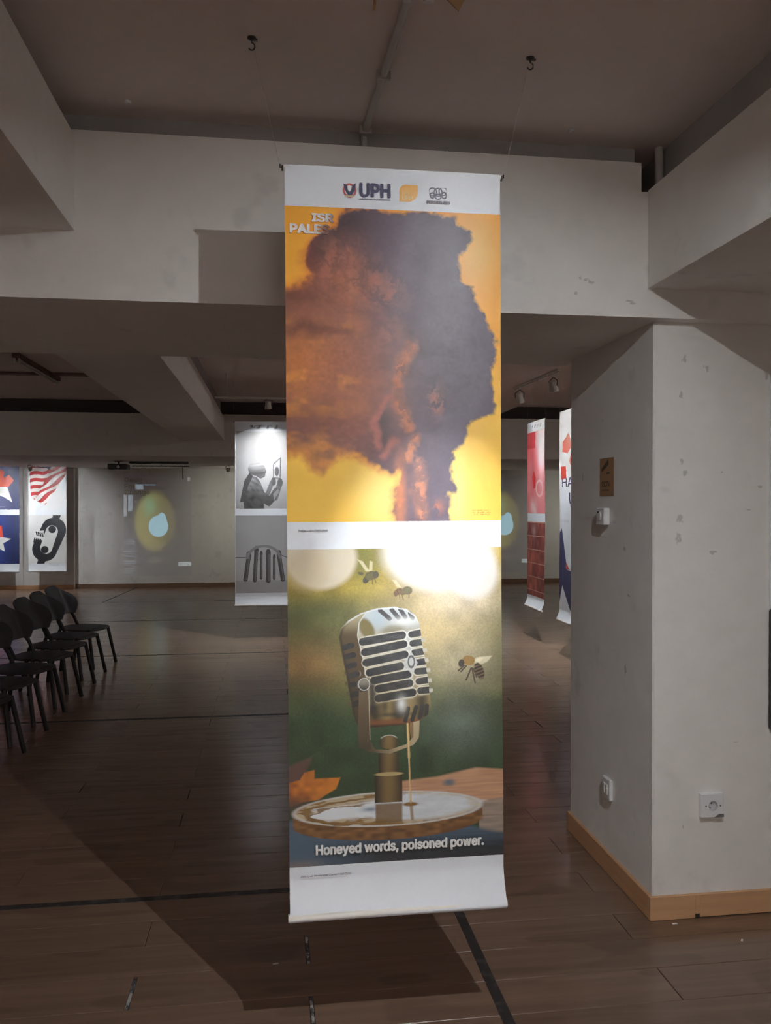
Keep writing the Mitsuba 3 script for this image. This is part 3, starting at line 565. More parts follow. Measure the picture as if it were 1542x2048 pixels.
# ------------------------------------------------------------------ banners
def text(key, s, h, o, right, up, mat, bold=False, sx=1., depth=.0006, center=False, fit=None, heavy=0.):
    m = meshkit.text_mesh(s, h, depth, bold)
    if heavy:
        ms = []
        for i, (a, b) in enumerate(((0, 0), (-1, 0), (1, 0), (0, .6), (0, -.6))):
            q = m.copy(); q.vertices += [a * heavy * h, b * heavy * h, i * .00002]; ms.append(q)
        m = cat(*ms)
    if fit: sx = fit / (m.bounds[1][0] - m.bounds[0][0])
    v = m.vertices.copy(); v[:, 0] *= sx
    if center: v[:, 0] -= (v[:, 0].min() + v[:, 0].max()) / 2
    right, up = V(right), V(up); nrm = np.cross(right, up)
    return add(key, trimesh.Trimesh(V(o) + np.outer(v[:, 0], right) + np.outer(v[:, 1], up) + np.outer(v[:, 2], nrm), m.faces, process=False), mat)
def banner(label, art, origin, right, ztop, zbot, w=.60, roll=0., curl=.035, top=2.78, hooks=True, group=None):
    """hanging roll-down print; origin = top left corner, right = horizontal direction seen from the front"""
    k = thing('hanging_banner', label, 'banner', group)
    right = V((*right, 0)) / np.linalg.norm(right); nrm = np.cross(right, [0, 0, 1])     # nrm looks at the viewer
    M = trimesh.transformations.rotation_matrix(roll, nrm)[:3, :3]
    r_, u_ = M @ right, M @ V([0, 0, 1]); o = V((*origin, ztop)); h = ztop - zbot
    def bulge(t):
        return 1.35 * curl * np.clip((t - .945) / .055, 0, 1) ** 1.6 + .003 * np.sin(t * 9)
    nt, ns = 120, 10
    t = np.r_[np.linspace(0, .9, 40), np.linspace(.9, 1, nt - 40)[1:]]; rp_ = .013
    pts = []
    tt = t[t <= 1 - rp_ * 1.0 / h]
    for ti in tt: pts.append((ti, bulge(ti)))
    t1, b1 = pts[-1]
    for a in np.linspace(0, math.pi * 1.25, 14)[1:]:      # wraps the bottom pole
        pts.append((t1 + rp_ * math.sin(a) / h, b1 - rp_ + rp_ * math.cos(a)))
    pts = np.array(pts); L = len(pts)
    s = np.linspace(0, 1, ns)
    arc = np.r_[0, np.cumsum(np.hypot(np.diff(pts[:, 0]) * h, np.diff(pts[:, 1])))]; vv = arc / arc[np.argmin(abs(pts[:, 0] - 1)) if True else -1]
    P, UV = [], []
    for i in range(L):
        for q in s:
            P.append(o + r_ * w * q - u_ * h * pts[i, 0] + nrm * (pts[i, 1] + .002 * math.sin(3 * q + 4 * pts[i, 0])))
            UV.append((1 - min(pts[i, 0], 1.), q))     # u runs up the weave
    P, UV = np.array(P), np.array(UV)
    idx = lambda i, j: i * ns + j
    F = np.array([(idx(i, j), idx(i + 1, j), idx(i + 1, j + 1), idx(i, j + 1)) for i in range(L - 1) for j in range(ns - 1)])
    # a thin closed sheet
    n = len(P); back = P - nrm * .0008; Fb = F[:, ::-1] + n
    edge = [idx(i, 0) for i in range(L)], [idx(i, ns - 1) for i in range(L)]
    E = []
    for i in range(L - 1):
        a, b = edge[0][i], edge[0][i + 1]; E.append((a, a + n, b + n, b))
        a, b = edge[1][i], edge[1][i + 1]; E.append((b, b + n, a + n, a))
    add(k + '__sheet', (np.vstack([P, back]), np.vstack([F, Fb, E])), art, smooth=True, uv=np.vstack([UV, UV]))
    A = lambda q, ti, d=0.: o + r_ * w * q - u_ * h * ti + nrm * d
    add(k + '__top_rail', tube([A(-.006, .003, -.005), A(1.006, .003, -.005)], .0055, 10), 'pole_white', smooth=30)
    bc = t1, b1 - rp_
    add(k + '__bottom_pole', tube([A(-.008, bc[0], bc[1]), A(1.004, bc[0], bc[1])], .0115, 14), 'pole_white', smooth=30)
    for q in (0, 1):
        sg_ = -1 if q == 0 else 1; e = A(q, .003, -.005)
        add(k + '__hook', tube([e + r_ * sg_ * .004, e + r_ * sg_ * .012, e + r_ * sg_ * .012 + u_ * .008], .0022, 8), 'black_metal', smooth=30)
        add(k + '__hook__clip', bx(-.0025, .0025, -.004, .004, -.009, .004).apply_translation(e + r_ * sg_ * .006), 'black_metal')
    if hooks is not None:
        ends = hooks if isinstance(hooks, (list, tuple)) else [A(-.02, 0), A(1.02, 0)]
        for q, e in zip((0, 1), ends):
            a = A(q, .003, -.005) + r_ * (-.012 if q == 0 else .012)
            add(k + '__line', tube([a, (e[0], e[1], top)], .00045, 5), 'nylon')
    return k, A, r_, u_, nrm

BX, BYY, BT, BBt = .031, 2.30, 2.440, .350
HK = [(-.058, 2.299), (.729, 2.294)]
bk, A, r_, u_, nrm = banner('large hanging banner printed with dark smoke on yellow above a microphone and bees', 'print_main', (BX, BYY), (1, 0), BT, BBt, .611, roll=.0062, hooks=HK)
HH = BT - BBt
def loc(x, y, d=.0016): return A(x / 430, y / 1488, d + .0026 + .003 * math.sin(y / 1488 * 9) + .047 * max(0, (y / 1488 - .945) / .055) ** 1.6)
u1 = .611 / 430
text(bk + '__initials', 'UPH', 25 * u1, loc(144, 57.5), r_, u_, 'navy_ink', bold=True, fit=62 * u1, heavy=.05)
text(bk + '__small_print', 'UNIVERSITAS PELITA HARAPAN', 3.0 * u1, loc(144, 64.5), r_, u_, 'navy_ink', fit=62 * u1)
text(bk + '__badge_lettering', 'UPH', 7.5 * u1, loc(229, 60.5), r_, u_, 'cream_ink', bold=True, fit=21 * u1)
text(bk + '__badge_lettering', 'I am', 5 * u1, loc(229, 50), r_, u_, 'cream_ink', fit=14 * u1)
text(bk + '__knot_lettering', 'BORDERLESS', 5.6 * u1, loc(279, 66), r_, u_, 'dark_ink', fit=47 * u1)
text(bk + '__faded_lettering', 'ISR', 15 * u1, loc(51, 111), r_, u_, 'fade_ink', bold=True, fit=44 * u1, heavy=.07)
text(bk + '__faded_lettering', 'PALES', 16.5 * u1, loc(8, 134.5), r_, u_, 'fade_ink_low', bold=True, fit=78 * u1, heavy=.07)
text(bk + '__caption', 'Pekka Loiri / FINLAND', 3.6 * u1, loc(22, 722), r_, u_, 'caption_ink', fit=57 * u1)
text(bk + '__caption', 'José Luis Hernández Claros / MEXICO', 3.8 * u1, loc(21, 1406, .0022), r_, u_, 'caption_ink', fit=99 * u1)
text(bk + '__slogan_lettering', 'Honeyed words, poisoned power.', 18 * u1, loc(50, 1362.5, .0024), r_, u_, 'white_ink', bold=True, fit=338 * u1, heavy=.05)
for x, y in HK:
    k = thing('ceiling_hook', 'small dark ceiling hook above the big banner, ' + ('left one' if x < .3 else 'right one'), 'hook')
    add(k + '__plate', lathe([(0, 0), (.012, 0), (.012, .003), (.005, .007), (0, .007)], (x, y, ZC), (0, 0, -1), 14), 'black_metal', smooth=30)
    ar = [(x + .009 * math.sin(a), y, ZC - .016 - .010 * (1 - math.cos(a)) + .002) for a in np.linspace(0, 4.2, 9)]
    add(k + '__hook', tube([(x, y, ZC - .004)] + ar, .002, 7), 'black_metal', smooth=30)
    add(k + '__wing', bx(x - .004, x + .016, y - .003, y + .003, ZC - .008, ZC - .003), 'dark_metal')

k2, A2, ra, ua, _ = banner('grey hanging banner with head-wrapped figure above a row of raised arms', 'print_man', (-.429, 9.41), (1, 0), 2.440, .360, .606, top=2.92)
text(k2 + '__lettering', 'UPH', .030, A2(.30, .037, .002), ra, ua, 'dark_ink', bold=True, fit=.13)
k3, A3, ra, ua, _ = banner('white hanging banner with a folded striped flag above a black chain link', 'print_flag', (-4.24, 15.12), (1, 0), 2.345, .325, .635, top=2.17 + .9, curl=.02)
k4, A4, ra, ua, _ = banner('navy banner with red leaf and white star at the left edge', 'print_blue', (-5.03, 15.12), (1, 0), 2.345, .325, .635, top=3.07, curl=.02)
k5, A5, ra, ua, _ = banner('narrow-looking red banner seen edge-on right of the big banner', 'print_red', (2.905, 9.21), (-.01, -1), 2.438, .340, .62)
k6, A6, ra, ua, _ = banner('white banner with red spots, dark letters and navy star half hidden by the column', 'print_slogan', (2.868, 8.03), (-.01, -1), 2.438, .335, .62)
for s_, q, t_, h_ in (('HA', .10, .400 - .02, .088), ('U', .42, .462, .11), ('T', .55, .275, .075)):
    text(k6 + '__lettering', s_, h_, A6(q, t_ - .02, .002), ra, ua, 'navy_ink', bold=False, fit=.11 * len(s_) * 1.35)

# ------------------------------------------------------------------ spotlights
def spot_emitter(key, pos, aim, I, cut, beam, col=WHITE):
    scene[key] = {'type': 'spot', 'to_world': T().look_at(origin=[float(v) * K for v in pos], target=[float(v) * K for v in aim], up=[0.01, 0.02, 1]),
                  'intensity': {'type': 'rgb', 'value': [I * K * K * c for c in col]}, 'cutoff_angle': float(cut), 'beam_width': float(beam)}
def spot_head(k, pos, aim, zc, lit=None, r=.038, L=.085):
    """yoke-mounted can; lit: radiance of the lens"""
    pos, aim = V(pos), V(aim); d = (aim - pos) / np.linalg.norm(aim - pos)
    prof = [(0, -L), (r * .55, -L), (r * .8, -L * .85), (r * .86, -L * .35), (r, -L * .25), (r, 0), (r * .93, 0), (r * .90, -L * .12), (0, -L * .12)]
    i = sum(1 for q in scene if q.startswith(k + '__housing') and q.count('__') == 1)
    n = '' if i == 0 else f'_{i:03d}'
    add(k + '__housing' + n, lathe(prof, pos, d), 'white_metal', smooth=35)
    top = V((pos[0], pos[1], 0)) - V((d[0], d[1], 0)) * L * .5; top[2] = zc
    c = pos - d * L * .5
    side = np.cross(d, [0, 0, 1.]); side /= np.linalg.norm(side)
    hub = V((c[0], c[1], min(zc - .02, c[2] + .085)))
    add(k + '__bracket' + n, cat(tube([c + side * r * 1.0, c + side * r * 1.15 + [0, 0, .05], hub], .0045, 8), tube([c - side * r * 1.0, c - side * r * 1.15 + [0, 0, .05], hub], .0045, 8)), 'dark_metal', smooth=30)
    add(k + '__stem' + n, cat(tube([hub, (hub[0], hub[1], zc)], .008, 10), cham(hub[0] - .018, hub[0] + .018, hub[1] - .03, hub[1] + .03, zc - .014, zc, .003)), 'white_metal', smooth=30)
    e = {'emitter': {'type': 'area', 'radiance': {'type': 'rgb', 'value': [lit * v for v in WHITE]}}} if lit else {}
    add(k + '__lens' + n, lathe([(0, 0), (r * .86, 0), (r * .5, .010), (0, .014)], pos - d * .008, d, 20), 'lens_glass' if not lit else 'white_plastic', smooth=30, **e)
def track(k, a, b, zc):
    a, b = V((*a, zc)), V((*b, zc)); d = (b - a) / np.linalg.norm(b - a); s = V((-d[1], d[0], 0))
    m = cham(-.016, .016, 0, np.linalg.norm(b - a), -.022, 0, .002)
    M = np.eye(4); M[:3, 0], M[:3, 1], M[:3, 3] = s * -1, d, a; m.apply_transform(M); add(k + '__track', m, 'white_metal')
    g = bx(-.005, .005, .02, np.linalg.norm(b - a) - .02, -.0232, -.0215); g.apply_transform(M); add(k + '__groove', g, 'black_plastic')
# the lamp on the big banner, just above the frame
k = thing('track_spotlight', 'white ceiling spotlight above the big banner, at the top edge of the photo', 'spotlight')
track(k, (.85, .2), (.85, 1.5), ZC)
spot_head(k, V(LAMP) - .03 * (V(LAMP_AIM) - V(LAMP)), LAMP_AIM, ZC - .02)
spot_emitter('near_spot', LAMP, LAMP_DOWN, SPOT_MAIN, 57, 10)
spot_emitter('near_core', LAMP, LAMP_AIM, SPOT_CORE, 10.5, 3)
# lamp cluster hanging into the top of the frame
k = thing('lamp_cluster', 'lamp fitting with two knobs and a brown flap peeking in at the top edge', 'lamp')
cl = []
for x in (.302, .350):
    cl.append(lathe([(0, 0), (.011, 0), (.013, .006), (.013, .02), (.010, .026), (.010, .034), (.013, .04), (.013, .10), (0, .10)], (x, 1.86, 2.645), (.1, -.2, 1), 16))
    add(k + '__knob', cl[-1], 'conduit', smooth=30)
add(k + '__mount', cat(cham(.20, .50, 1.60, 1.84, ZC - .05, ZC, .006), tube([(.31, 1.82, 2.70), (.31, 1.75, ZC - .03)], .01), tube([(.36, 1.82, 2.70), (.36, 1.75, ZC - .03)], .01)), 'conduit')
fl = extrude_polygon(sg.Polygon([(0, 0), (.050, .115), (-.085, .115)]), .003); fl.apply_transform(np.array([[1, 0, 0, .428], [0, .35, -1, 1.89], [0, .94, 0, 2.648], [0, 0, 0, 1.]])); add(k + '__flap', fl, 'cardboard')
add(k + '__rod', tube([(.233, 1.918, 2.652), (.240, 1.80, ZC - .02)], .0035, 8), 'cardboard')

# lamp over the grey banner
k = thing('track_spotlight', 'small glowing spotlight directly over the grey banner', 'spotlight')
track(k, (-.62, 9.02), (.9, 9.02), 2.665)
for x in (-.5, .2, .8): add(k + '__hanger', tube([(x, 9.02, 2.66), (x, 9.02, 2.92)], .006, 8), 'white_metal')
spot_head(k, (-.055, 9.06, 2.545), (-.05, 9.25, 2.0), 2.66, lit=14.)
spot_emitter('mid_spot', (-.055, 9.02, 2.53), (-.1, 9.38, .2), 11., 60, 6)
spot_emitter('mid_spill', (-.055, 9.09, 2.53), (-.05, 9.41, 2.0), 2.0, 30, 3)
# track with two heads right of the big banner
k = thing('track_spotlight', 'white track with two spot heads on the ceiling right of the big banner', 'spotlight')
track(k, (2.60, 8.75), (2.655, 7.45), ZC)
TR = (((2.615, 8.55, 2.595), (2.9, 8.9, 1.6)), ((2.665, 7.62, 2.585), (2.9, 7.75, 1.6)))
for p_, a_ in TR: spot_head(k, p_, a_, ZC, r=.046, L=.105)
spot_emitter('right_spot', V(TR[0][0]) + (.0, .0, -.02), TR[0][1], 8., 62, 8)
spot_emitter('right_spot_b', V(TR[1][0]) + (.0, .0, -.02), TR[1][1], 17., 64, 8)
# spotlights over the far banners (behind the soffit edge)
for i, (x, ax) in enumerate(((-3.95, -3.93), (-4.75, -4.72))):
    k = thing('track_spotlight', ('spotlight under the soffit over the flag banner', 'spotlight under the soffit over the navy banner')[i], 'spotlight')
    spot_head(k, (x, 14.2, 2.075), (ax, 15.1, 1.35), 2.17, r=.03, L=.06)
    spot_emitter(f'far_spot_{i}', (x, 14.22, 2.05), (ax, 15.1, 1.10), 5.5, 60, 14)
for i, x in enumerate((-.75, 2.3, 5.6)):  # added spots with no seen source, brightening the far wall
    k = thing('track_spotlight', ('added fill spotlight under the soffit, hidden behind the big banner', 'added fill spotlight under the soffit at the middle of the far wall', 'added fill spotlight under the soffit near the right end of the far wall')[i], 'spotlight')
    spot_head(k, (x, 14.0, 2.075), (x, 15.3, 1.2), 2.17, r=.03, L=.06)
    spot_emitter(f'fill_wall_spot_{i}', (x, 14.02, 2.05), (x + .15, 15.45, .8), (2.8, 2.0, 2.0)[i], 62, 10, (1., .98, .84))
for i, x in enumerate((-3.2, -.2, 2.9)):  # made-up spots; their bounce off the back wall fills the near bay
    k = thing('track_spotlight', ('added fill spotlight aimed at the wall behind the viewer, left', 'added fill spotlight aimed at the wall behind the viewer, middle', 'added fill spotlight aimed at the wall behind the viewer, right')[i], 'spotlight')
    spot_head(k, (x, -2.3, 2.60), (x, -4.0, 1.2), ZC)
    spot_emitter(f'fill_back_spot_{i}', (x, -2.34, 2.56), (x, -4.0, 1.25), FILL_BACK_I, 70, 20, WARM)
# tube battens: the lit ones are added unseen as fill, the unlit one is real
def batten(label, a, b, zc, L):
    tray = 'white_metal' if L else 'dull_brown'
    k = thing('ceiling_batten', label, 'lamp')
    a, b = V((*a, zc)), V((*b, zc)); d = (b - a); l = np.linalg.norm(d); d /= l; s = np.array([-d[1], d[0], 0])
    M = np.eye(4); M[:3, 0], M[:3, 1], M[:3, 3] = -s, d, a
    m = cham(-.035, .035, 0, l, -.045, 0, .004); m.apply_transform(M); add(k + '__tray', m, tray)
    for q in (-.02, .02):
        e = {'emitter': {'type': 'area', 'radiance': {'type': 'rgb', 'value': [L * v for v in WARM]}}} if L else {}
        add(k + '__tube', tube([a + s * q + d * .04 - [0, 0, .062], b + s * q - d * .04 - [0, 0, .062]], .012, 10), 'white_plastic' if L else 'conduit', smooth=30, **e)
        for c_ in (a + d * .03, b - d * .03): add(k + '__socket', cham(-.010, .010, -.008, .008, -.03, .016, .002).apply_translation(c_ + s * q - [0, 0, .060]), 'white_plastic')
batten('added fill tube lamp on the ceiling behind the viewer, left', (-2.4, -2.2), (-1.4, -2.2), ZC, FILL_BATTEN_L)
batten('added fill tube lamp on the ceiling behind the viewer, right', (.1, -2.6), (1.1, -2.6), ZC, FILL_BATTEN_L)
batten('added fill tube lamp in the left aisle', (-4.2, 1.0), (-4.2, 2.0), ZC, FILL_BATTEN_L * .05)
batten('unlit twin tube lamp on the ceiling beyond the cross beam at left', (-2.38, 8.1), (-2.38, 9.6), 2.92, 0)
batten('added fill tube lamp in the right aisle beyond the column', (5.2, 6.0), (5.2, 7.0), 2.92, FILL_BATTEN_L * 1.3)
batten('added fill tube lamp in the far left corner', (-5.0, 9.6), (-5.0, 10.6), 2.92, FILL_BATTEN_L * .1)

# ------------------------------------------------------------------ ceiling pipe and fittings
k = thing('ceiling_conduit', 'painted conduit pipe on the ceiling running back to the cross beam', 'pipe')
add(k + '__pipe', tube([(.345, -1.0, ZC - .012), (.338, 2.0, ZC - .012), (.309, 2.818, ZC - .012), (.309, 2.818, 2.703)], .012, 12), 'conduit', smooth=30)
for y, x in ((1.95, .338), (2.42, .322), (2.78, .31)): add(k + '__clip', cham(x - .022, x + .022, y - .006, y + .006, ZC - .027, ZC, .002), 'conduit')
k = thing('wall_conduit', 'pale vertical pipe in the corner above the right beam', 'pipe')
add(k, tube([(1.372, 2.812, 2.606), (1.372, 2.812, ZC)], .015, 14), 'conduit', smooth=30)
for x, y, l in ((-.457, 2.712, 'small white ring fitting on the dark ceiling at left'), (1.008, 2.71, 'small white ring fitting on the dark ceiling at right'), (-.53, 2.70, 'tiny nail beside the left ring fitting')):
    k = thing('ceiling_fitting', l, 'fitting')
    if 'nail' in l: add(k, tube([(x - .008, y, ZC - .004), (x + .012, y, ZC - .004)], .002, 8), 'conduit')
    else: add(k, lathe([(.004, 0), (.011, 0), (.011, .006), (.008, .008), (.004, .004), (.004, 0)], (x, y, ZC), (0, 0, -1), 18), 'white_plastic', smooth=30)

# ------------------------------------------------------------------ on the column
k = thing('warning_sticker', 'ochre camera warning sticker on the shaded side of the column', 'sticker')
add(k + '__sheet', bx(CX - .0012, CX, 3.163, 3.306, 1.536, 1.693), 'ochre')
def side_poly(key, pts, mat, d=.0006):     # polygon drawn on the column side: (distance from left edge, height)
    m = extrude_polygon(sg.Polygon(pts), d); v = m.vertices
    add(key, trimesh.Trimesh(np.c_[CX - .0012 - v[:, 2], 3.306 - v[:, 0], 1.536 + v[:, 1]], m.faces, process=False), mat)
side_poly(k + '__camera_mark', [(.018, .112), (.026, .100), (.040, .108), (.092, .130), (.088, .152), (.070, .142)], 'brown_ink')
side_poly(k + '__camera_mark', [(.068, .097), (.104, .097), (.104, .091), (.068, .091)], 'brown_ink')
text(k + '__lettering', 'CCTV', .022, (CX - .0012, 3.306 - .022, 1.536 + .040), (0, -1, 0), (0, 0, 1), 'brown_ink', bold=True, fit=.082)
text(k + '__lettering', 'AREA', .006, (CX - .0012, 3.306 - .022, 1.536 + .022), (0, -1, 0), (0, 0, 1), 'brown_ink', bold=True, fit=.078)
k = thing('wall_sensor', 'small white control box below the ochre sticker', 'switch')
add(k + '__case', cham(CX - .026, CX, 3.205, 3.285, 1.418, 1.488, .003), 'white_plastic')
add(k + '__dial', lathe([(0, 0), (.020, 0), (.018, .006), (0, .007)], (CX - .026, 3.247, 1.455), (-1, 0, 0), 20), 'socket_well', smooth=30)
add(k + '__slot', bx(CX - .0335, CX - .031, 3.240, 3.254, 1.468, 1.474), 'black_plastic')
k = thing('wall_switch', 'white switch plate low on the shaded side of the column', 'switch')
add(k + '__plate', cham(CX - .016, CX, 3.163, 3.243, .305, .387, .003), 'white_plastic')
for y in (3.19, 3.216): add(k + '__button', cham(CX - .020, CX - .015, y - .010, y + .010, .325, .367, .002), 'white_plastic')
k = thing('wall_socket', 'white single power socket on the bright front of the column', 'socket')
import manifold3d as m3
pl = cham(1.532, 1.620, CY0 - .022, CY0, .366, .454, .003)
cyl = tcyl(.0185, segment=[(1.578, CY0 - .05, .409), (1.578, CY0 - .008, .409)], sections=36)
add(k + '__plate', trimesh.boolean.difference([pl, cyl], engine='manifold'), 'white_plastic')
add(k + '__well', lathe([(0, 0), (.0182, 0), (.0182, .012), (.0165, .012), (.0150, .002), (0, .002)], (1.578, CY0 - .010, .409), (0, -1, 0), 36), 'socket_well', smooth=30)
for dx, dz in ((-.002, .0075), (-.008, -.010)): add(k + '__pin_hole', tcyl(.0030, segment=[(1.578 + dx, CY0 - .0128, .409 + dz), (1.578 + dx, CY0 - .0115, .409 + dz)], sections=14), 'black_plastic')
for x in (1.550, 1.606): add(k + '__screw', lathe([(0, 0), (.0034, 0), (.0026, .0012), (0, .0015)], (x, CY0 - .0215, .409), (0, -1, 0), 14), 'grey_plastic', smooth=30)
st = extrude_polygon(sg.Polygon([(1.583, .3675), (1.618, .3675), (1.620, .372), (1.618, .3795), (1.598, .3785)]), .0008)
add(k + '__label', trimesh.Trimesh(np.c_[st.vertices[:, 0], CY0 - .0222 - st.vertices[:, 2], st.vertices[:, 1]], st.faces, process=False), 'grey_plastic')
k = thing('black_panel', 'black wall-mounted box on the column at the right edge of the photo', 'box')
add(k + '__case', cham(1.803, 2.25, CY0 - .05, CY0, .675, 1.118, .006), 'black_plastic')
add(k + '__screen', bx(1.83, 2.23, CY0 - .052, CY0 - .049, .70, 1.09), 'lens_glass')
k = thing('cable_trunking', 'thin pale cable trunking above the black box', 'trunking')
add(k, cham(1.806, 1.822, CY0 - .012, CY0, 1.118, 1.99, .002), 'white_plastic')
for x, y, a, s_, l in ((1.422, 2.775, .0, .006, 'white plaster chip at the foot of the column'), (1.597, 2.638, .9, .005, 'pale splinter on the floor right of the column corner'), (.005, 2.708, .2, .006, 'small grey scrap on the floor below the big banner')):
    m = cham(-s_ * 1.6, s_ * 1.6, -s_ * .6, s_ * .6, .0, .002, .0008); m.apply_transform(trimesh.transformations.rotation_matrix(a, [0, 0, 1])); m.apply_translation((x, y, 0))
    add(thing('floor_scrap', l, 'debris'), m, 'chip' if y != 2.708 else 'conduit')

# ------------------------------------------------------------------ chairs
def seat_mesh():
    n, rings = 40, []
    a = np.linspace(0, 2 * math.pi, n, endpoint=False)
    def outl(s, dz):
        x = np.sign(np.cos(a)) * abs(np.cos(a)) ** .55 * .20 * s; y = np.sign(np.sin(a)) * abs(np.sin(a)) ** .62 * .195 * s
        x *= 1 + .06 * 0; z = .362 + dz - .22 * np.clip(x - .10, 0, 1) ** 2 * 4 + .25 * np.clip(-x - .12, 0, 1) ** 2 * 4
        return np.c_[x, y * (1 - .12 * (x < 0) * abs(x) / .2), z]
    R = [outl(.05, -.006), outl(.6, -.006), outl(.93, -.001), outl(1., -.007), outl(.99, -.016), outl(.92, -.020), outl(.05, -.024)]
    v = np.vstack(R); f = []
    for i in range(len(R) - 1):
        for j in range(n): f.append((i * n + j, (i + 1) * n + j, (i + 1) * n + (j + 1) % n, i * n + (j + 1) % n))
    v = np.vstack([v, R[0].mean(0), R[-1].mean(0)]); f = [t for q in f for t in ((q[0], q[1], q[2]), (q[0], q[2], q[3]))]
    for j in range(n): f += [(len(v) - 2, j, (j + 1) % n), (len(v) - 1, (len(R) - 1) * n + (j + 1) % n, (len(R) - 1) * n + j)]
    return trimesh.Trimesh(v, f, process=False)
def back_mesh():
    """angular wrap-round back: centre facet, two wings bent forward"""
    y = np.linspace(-1, 1, 17); z = np.linspace(0, 1, 9); P = []
    for zi in z:
        wd = .235 * (.66 + .70 * zi - .42 * zi * zi * zi)                  # half girth
        for yi in y:
            s = yi * wd; bend = max(0, abs(s) - .10)
            top = .47 + (.262 - .12 * max(0, abs(yi) - .22)) * zi
            P.append((-.215 - .13 * zi + bend * .8, np.sign(s) * (min(abs(s), .10) + bend * .72), top))
    P = np.array(P); ny = len(y); q = [(i * ny + j, i * ny + j + 1, (i + 1) * ny + j + 1, (i + 1) * ny + j) for i in range(len(z) - 1) for j in range(ny - 1)]
    m = trimesh.Trimesh(P, [t for a in q for t in ((a[0], a[1], a[2]), (a[0], a[2], a[3]))], process=False)
    n = len(P); off = P + m.vertex_normals * .011
    rim = [i for i in range(ny)] + [i * ny + ny - 1 for i in range(1, len(z))] + [(len(z) - 1) * ny + i for i in range(ny - 2, -1, -1)] + [i * ny for i in range(len(z) - 2, 0, -1)]
    F = [tuple(t) for t in m.faces] + [tuple(t[::-1] + n) for t in np.array(m.faces)]
    for a, b in zip(rim, rim[1:] + rim[:1]): F += [(b, a, a + n), (b, a + n, b + n)]
    return trimesh.Trimesh(np.vstack([P, off]), F, process=False)
SEAT, BACK = seat_mesh(), back_mesh()
LEGS = [tube([(.15, s * .165, .350), (.215, s * .20, 0.002)], .0145, 10) for s in (-1, 1)] + [tube([(-.15, s * .15, .350), (-.215, s * .185, 0.002)], .0145, 10) for s in (-1, 1)]
POST = [tube([(-.14, s * .135, .348), (-.185, s * .135, .44), (-.225, s * .13, .50), (-.275, s * .12, .60)], .014, 10) for s in (-1, 1)]
RAIL = cat(tube([(.15, -.165, .350), (.15, .165, .350)], .008, 8), tube([(-.15, -.15, .350), (-.15, .15, .350)], .008, 8), tube([(.15, -.165, .35), (-.15, -.15, .35)], .008, 8), tube([(.15, .165, .35), (-.15, .15, .35)], .008, 8))
parts = {}
def mk(name, m, mat, sm):
    m = trimesh.Trimesh(V(m.vertices) * K, m.faces, process=False); parts[name] = mikit.ply(m, mat, smooth=sm)
mk('seat', SEAT, 'chair_black', 40); mk('backrest', BACK, 'chair_black', 35); mk('frame', RAIL, 'leg_black', 30)
for i in range(4): mk('leg' + ('' if i == 0 else f'_{i:03d}'), LEGS[i], 'leg_black', 30)
for i in range(2): mk('back_post' + ('' if i == 0 else f'_{i:03d}'), POST[i], 'leg_black', 30)
ORD = ['last of the row, nearest the far wall', 'second from the far end of the row', 'third from the far end of the row', 'fourth from the far end of the row', 'third from the near end of the row', 'second from the near end of the row', 'nearest of the row, cut by the left edge']
for i in range(7):
    k = thing('chair', 'black plastic chair with tubular legs, ' + ORD[i], 'chair', 'black chairs in a row at the left')
    y = 8.03 - .487 * i; rz = -17 + random.uniform(-3, 3)
    M = T().translate([-1.755 * K + random.uniform(-.012, .012), y * K, 0]).rotate([0, 0, 1], rz)
    for n, d in parts.items(): scene[f'{k}__{n}'] = {**d, 'to_world': M}

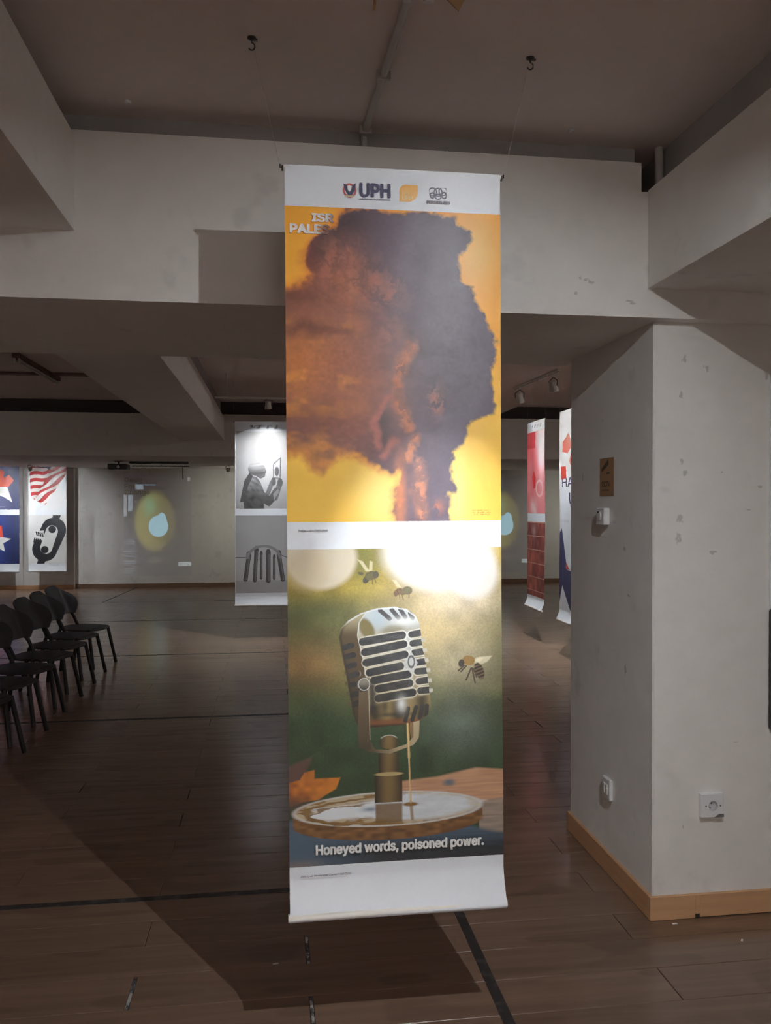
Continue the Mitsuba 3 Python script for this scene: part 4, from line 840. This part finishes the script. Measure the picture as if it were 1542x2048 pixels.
# ------------------------------------------------------------------ far end: projections, projector
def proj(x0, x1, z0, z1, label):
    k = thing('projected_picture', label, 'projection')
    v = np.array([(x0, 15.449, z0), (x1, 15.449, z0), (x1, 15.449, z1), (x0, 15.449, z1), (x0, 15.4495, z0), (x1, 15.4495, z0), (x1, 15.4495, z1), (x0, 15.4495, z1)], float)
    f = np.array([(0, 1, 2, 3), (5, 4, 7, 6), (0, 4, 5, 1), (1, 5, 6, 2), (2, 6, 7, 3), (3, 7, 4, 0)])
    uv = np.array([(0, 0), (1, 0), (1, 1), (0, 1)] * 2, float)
    add(k + '__image', (v, f), 'proj_paint', uv=uv, emitter={'type': 'area', 'radiance': proc(projection)})  # sheet glows by itself in place of light thrown by the projector
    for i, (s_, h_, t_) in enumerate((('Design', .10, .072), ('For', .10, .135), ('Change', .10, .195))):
        text(k + '__lettering', s_, h_ * .8, (x0 + .01, 15.4485, z1 - t_ * (z1 - z0)), (1, 0, 0), (0, 0, 1), 'proj_letter', fit=(x1 - x0) * (.32, .15, .37)[i])  # projected words imitated by solid coloured letters
proj(-2.69, -1.49, .21, 2.05, 'glowing sheet standing in for a projected golden egg picture on the far wall left of the big banner')
proj(3.83, 4.99, .21, 2.05, 'glowing sheet standing in for a projected golden egg picture half hidden behind the right side of the big banner')
k = thing('projector', 'black projector hanging under the far soffit at left', 'projector')
add(k + '__body', cham(-2.46, -2.18, 12.78, 13.08, 2.035, 2.115, .012), 'black_plastic')
add(k + '__lens', lathe([(0, 0), (.022, 0), (.022, .03), (.018, .03), (.016, .01), (0, .012)], (-2.30, 12.78, 2.072), (0, -1, 0), 20), 'steel', smooth=30)
add(k + '__mount', cat(tube([(-2.32, 12.93, 2.11), (-2.32, 12.93, 2.165)], .014, 10), cham(-2.38, -2.26, 12.87, 12.99, 2.155, 2.17, .003)), 'black_plastic')
k = thing('ceiling_rail', 'long black rail under the far soffit beside the projector', 'rail')
add(k + '__bar', cham(-2.17, -1.30, 12.92, 13.08, 2.130, 2.169, .004), 'black_plastic')
add(k + '__lower_bar', cham(-2.13, -1.28, 12.96, 13.02, 2.088, 2.102, .003), 'black_plastic')
for x in (-2.0, -1.7, -1.4): add(k + '__hanger', tube([(x, 12.99, 2.10), (x, 12.99, 2.135)], .008, 8), 'white_metal')
add(k + '__cord', tube([(-1.38, 12.99, 2.09), (-1.38, 12.99, 1.90)], .006, 8), 'black_plastic')
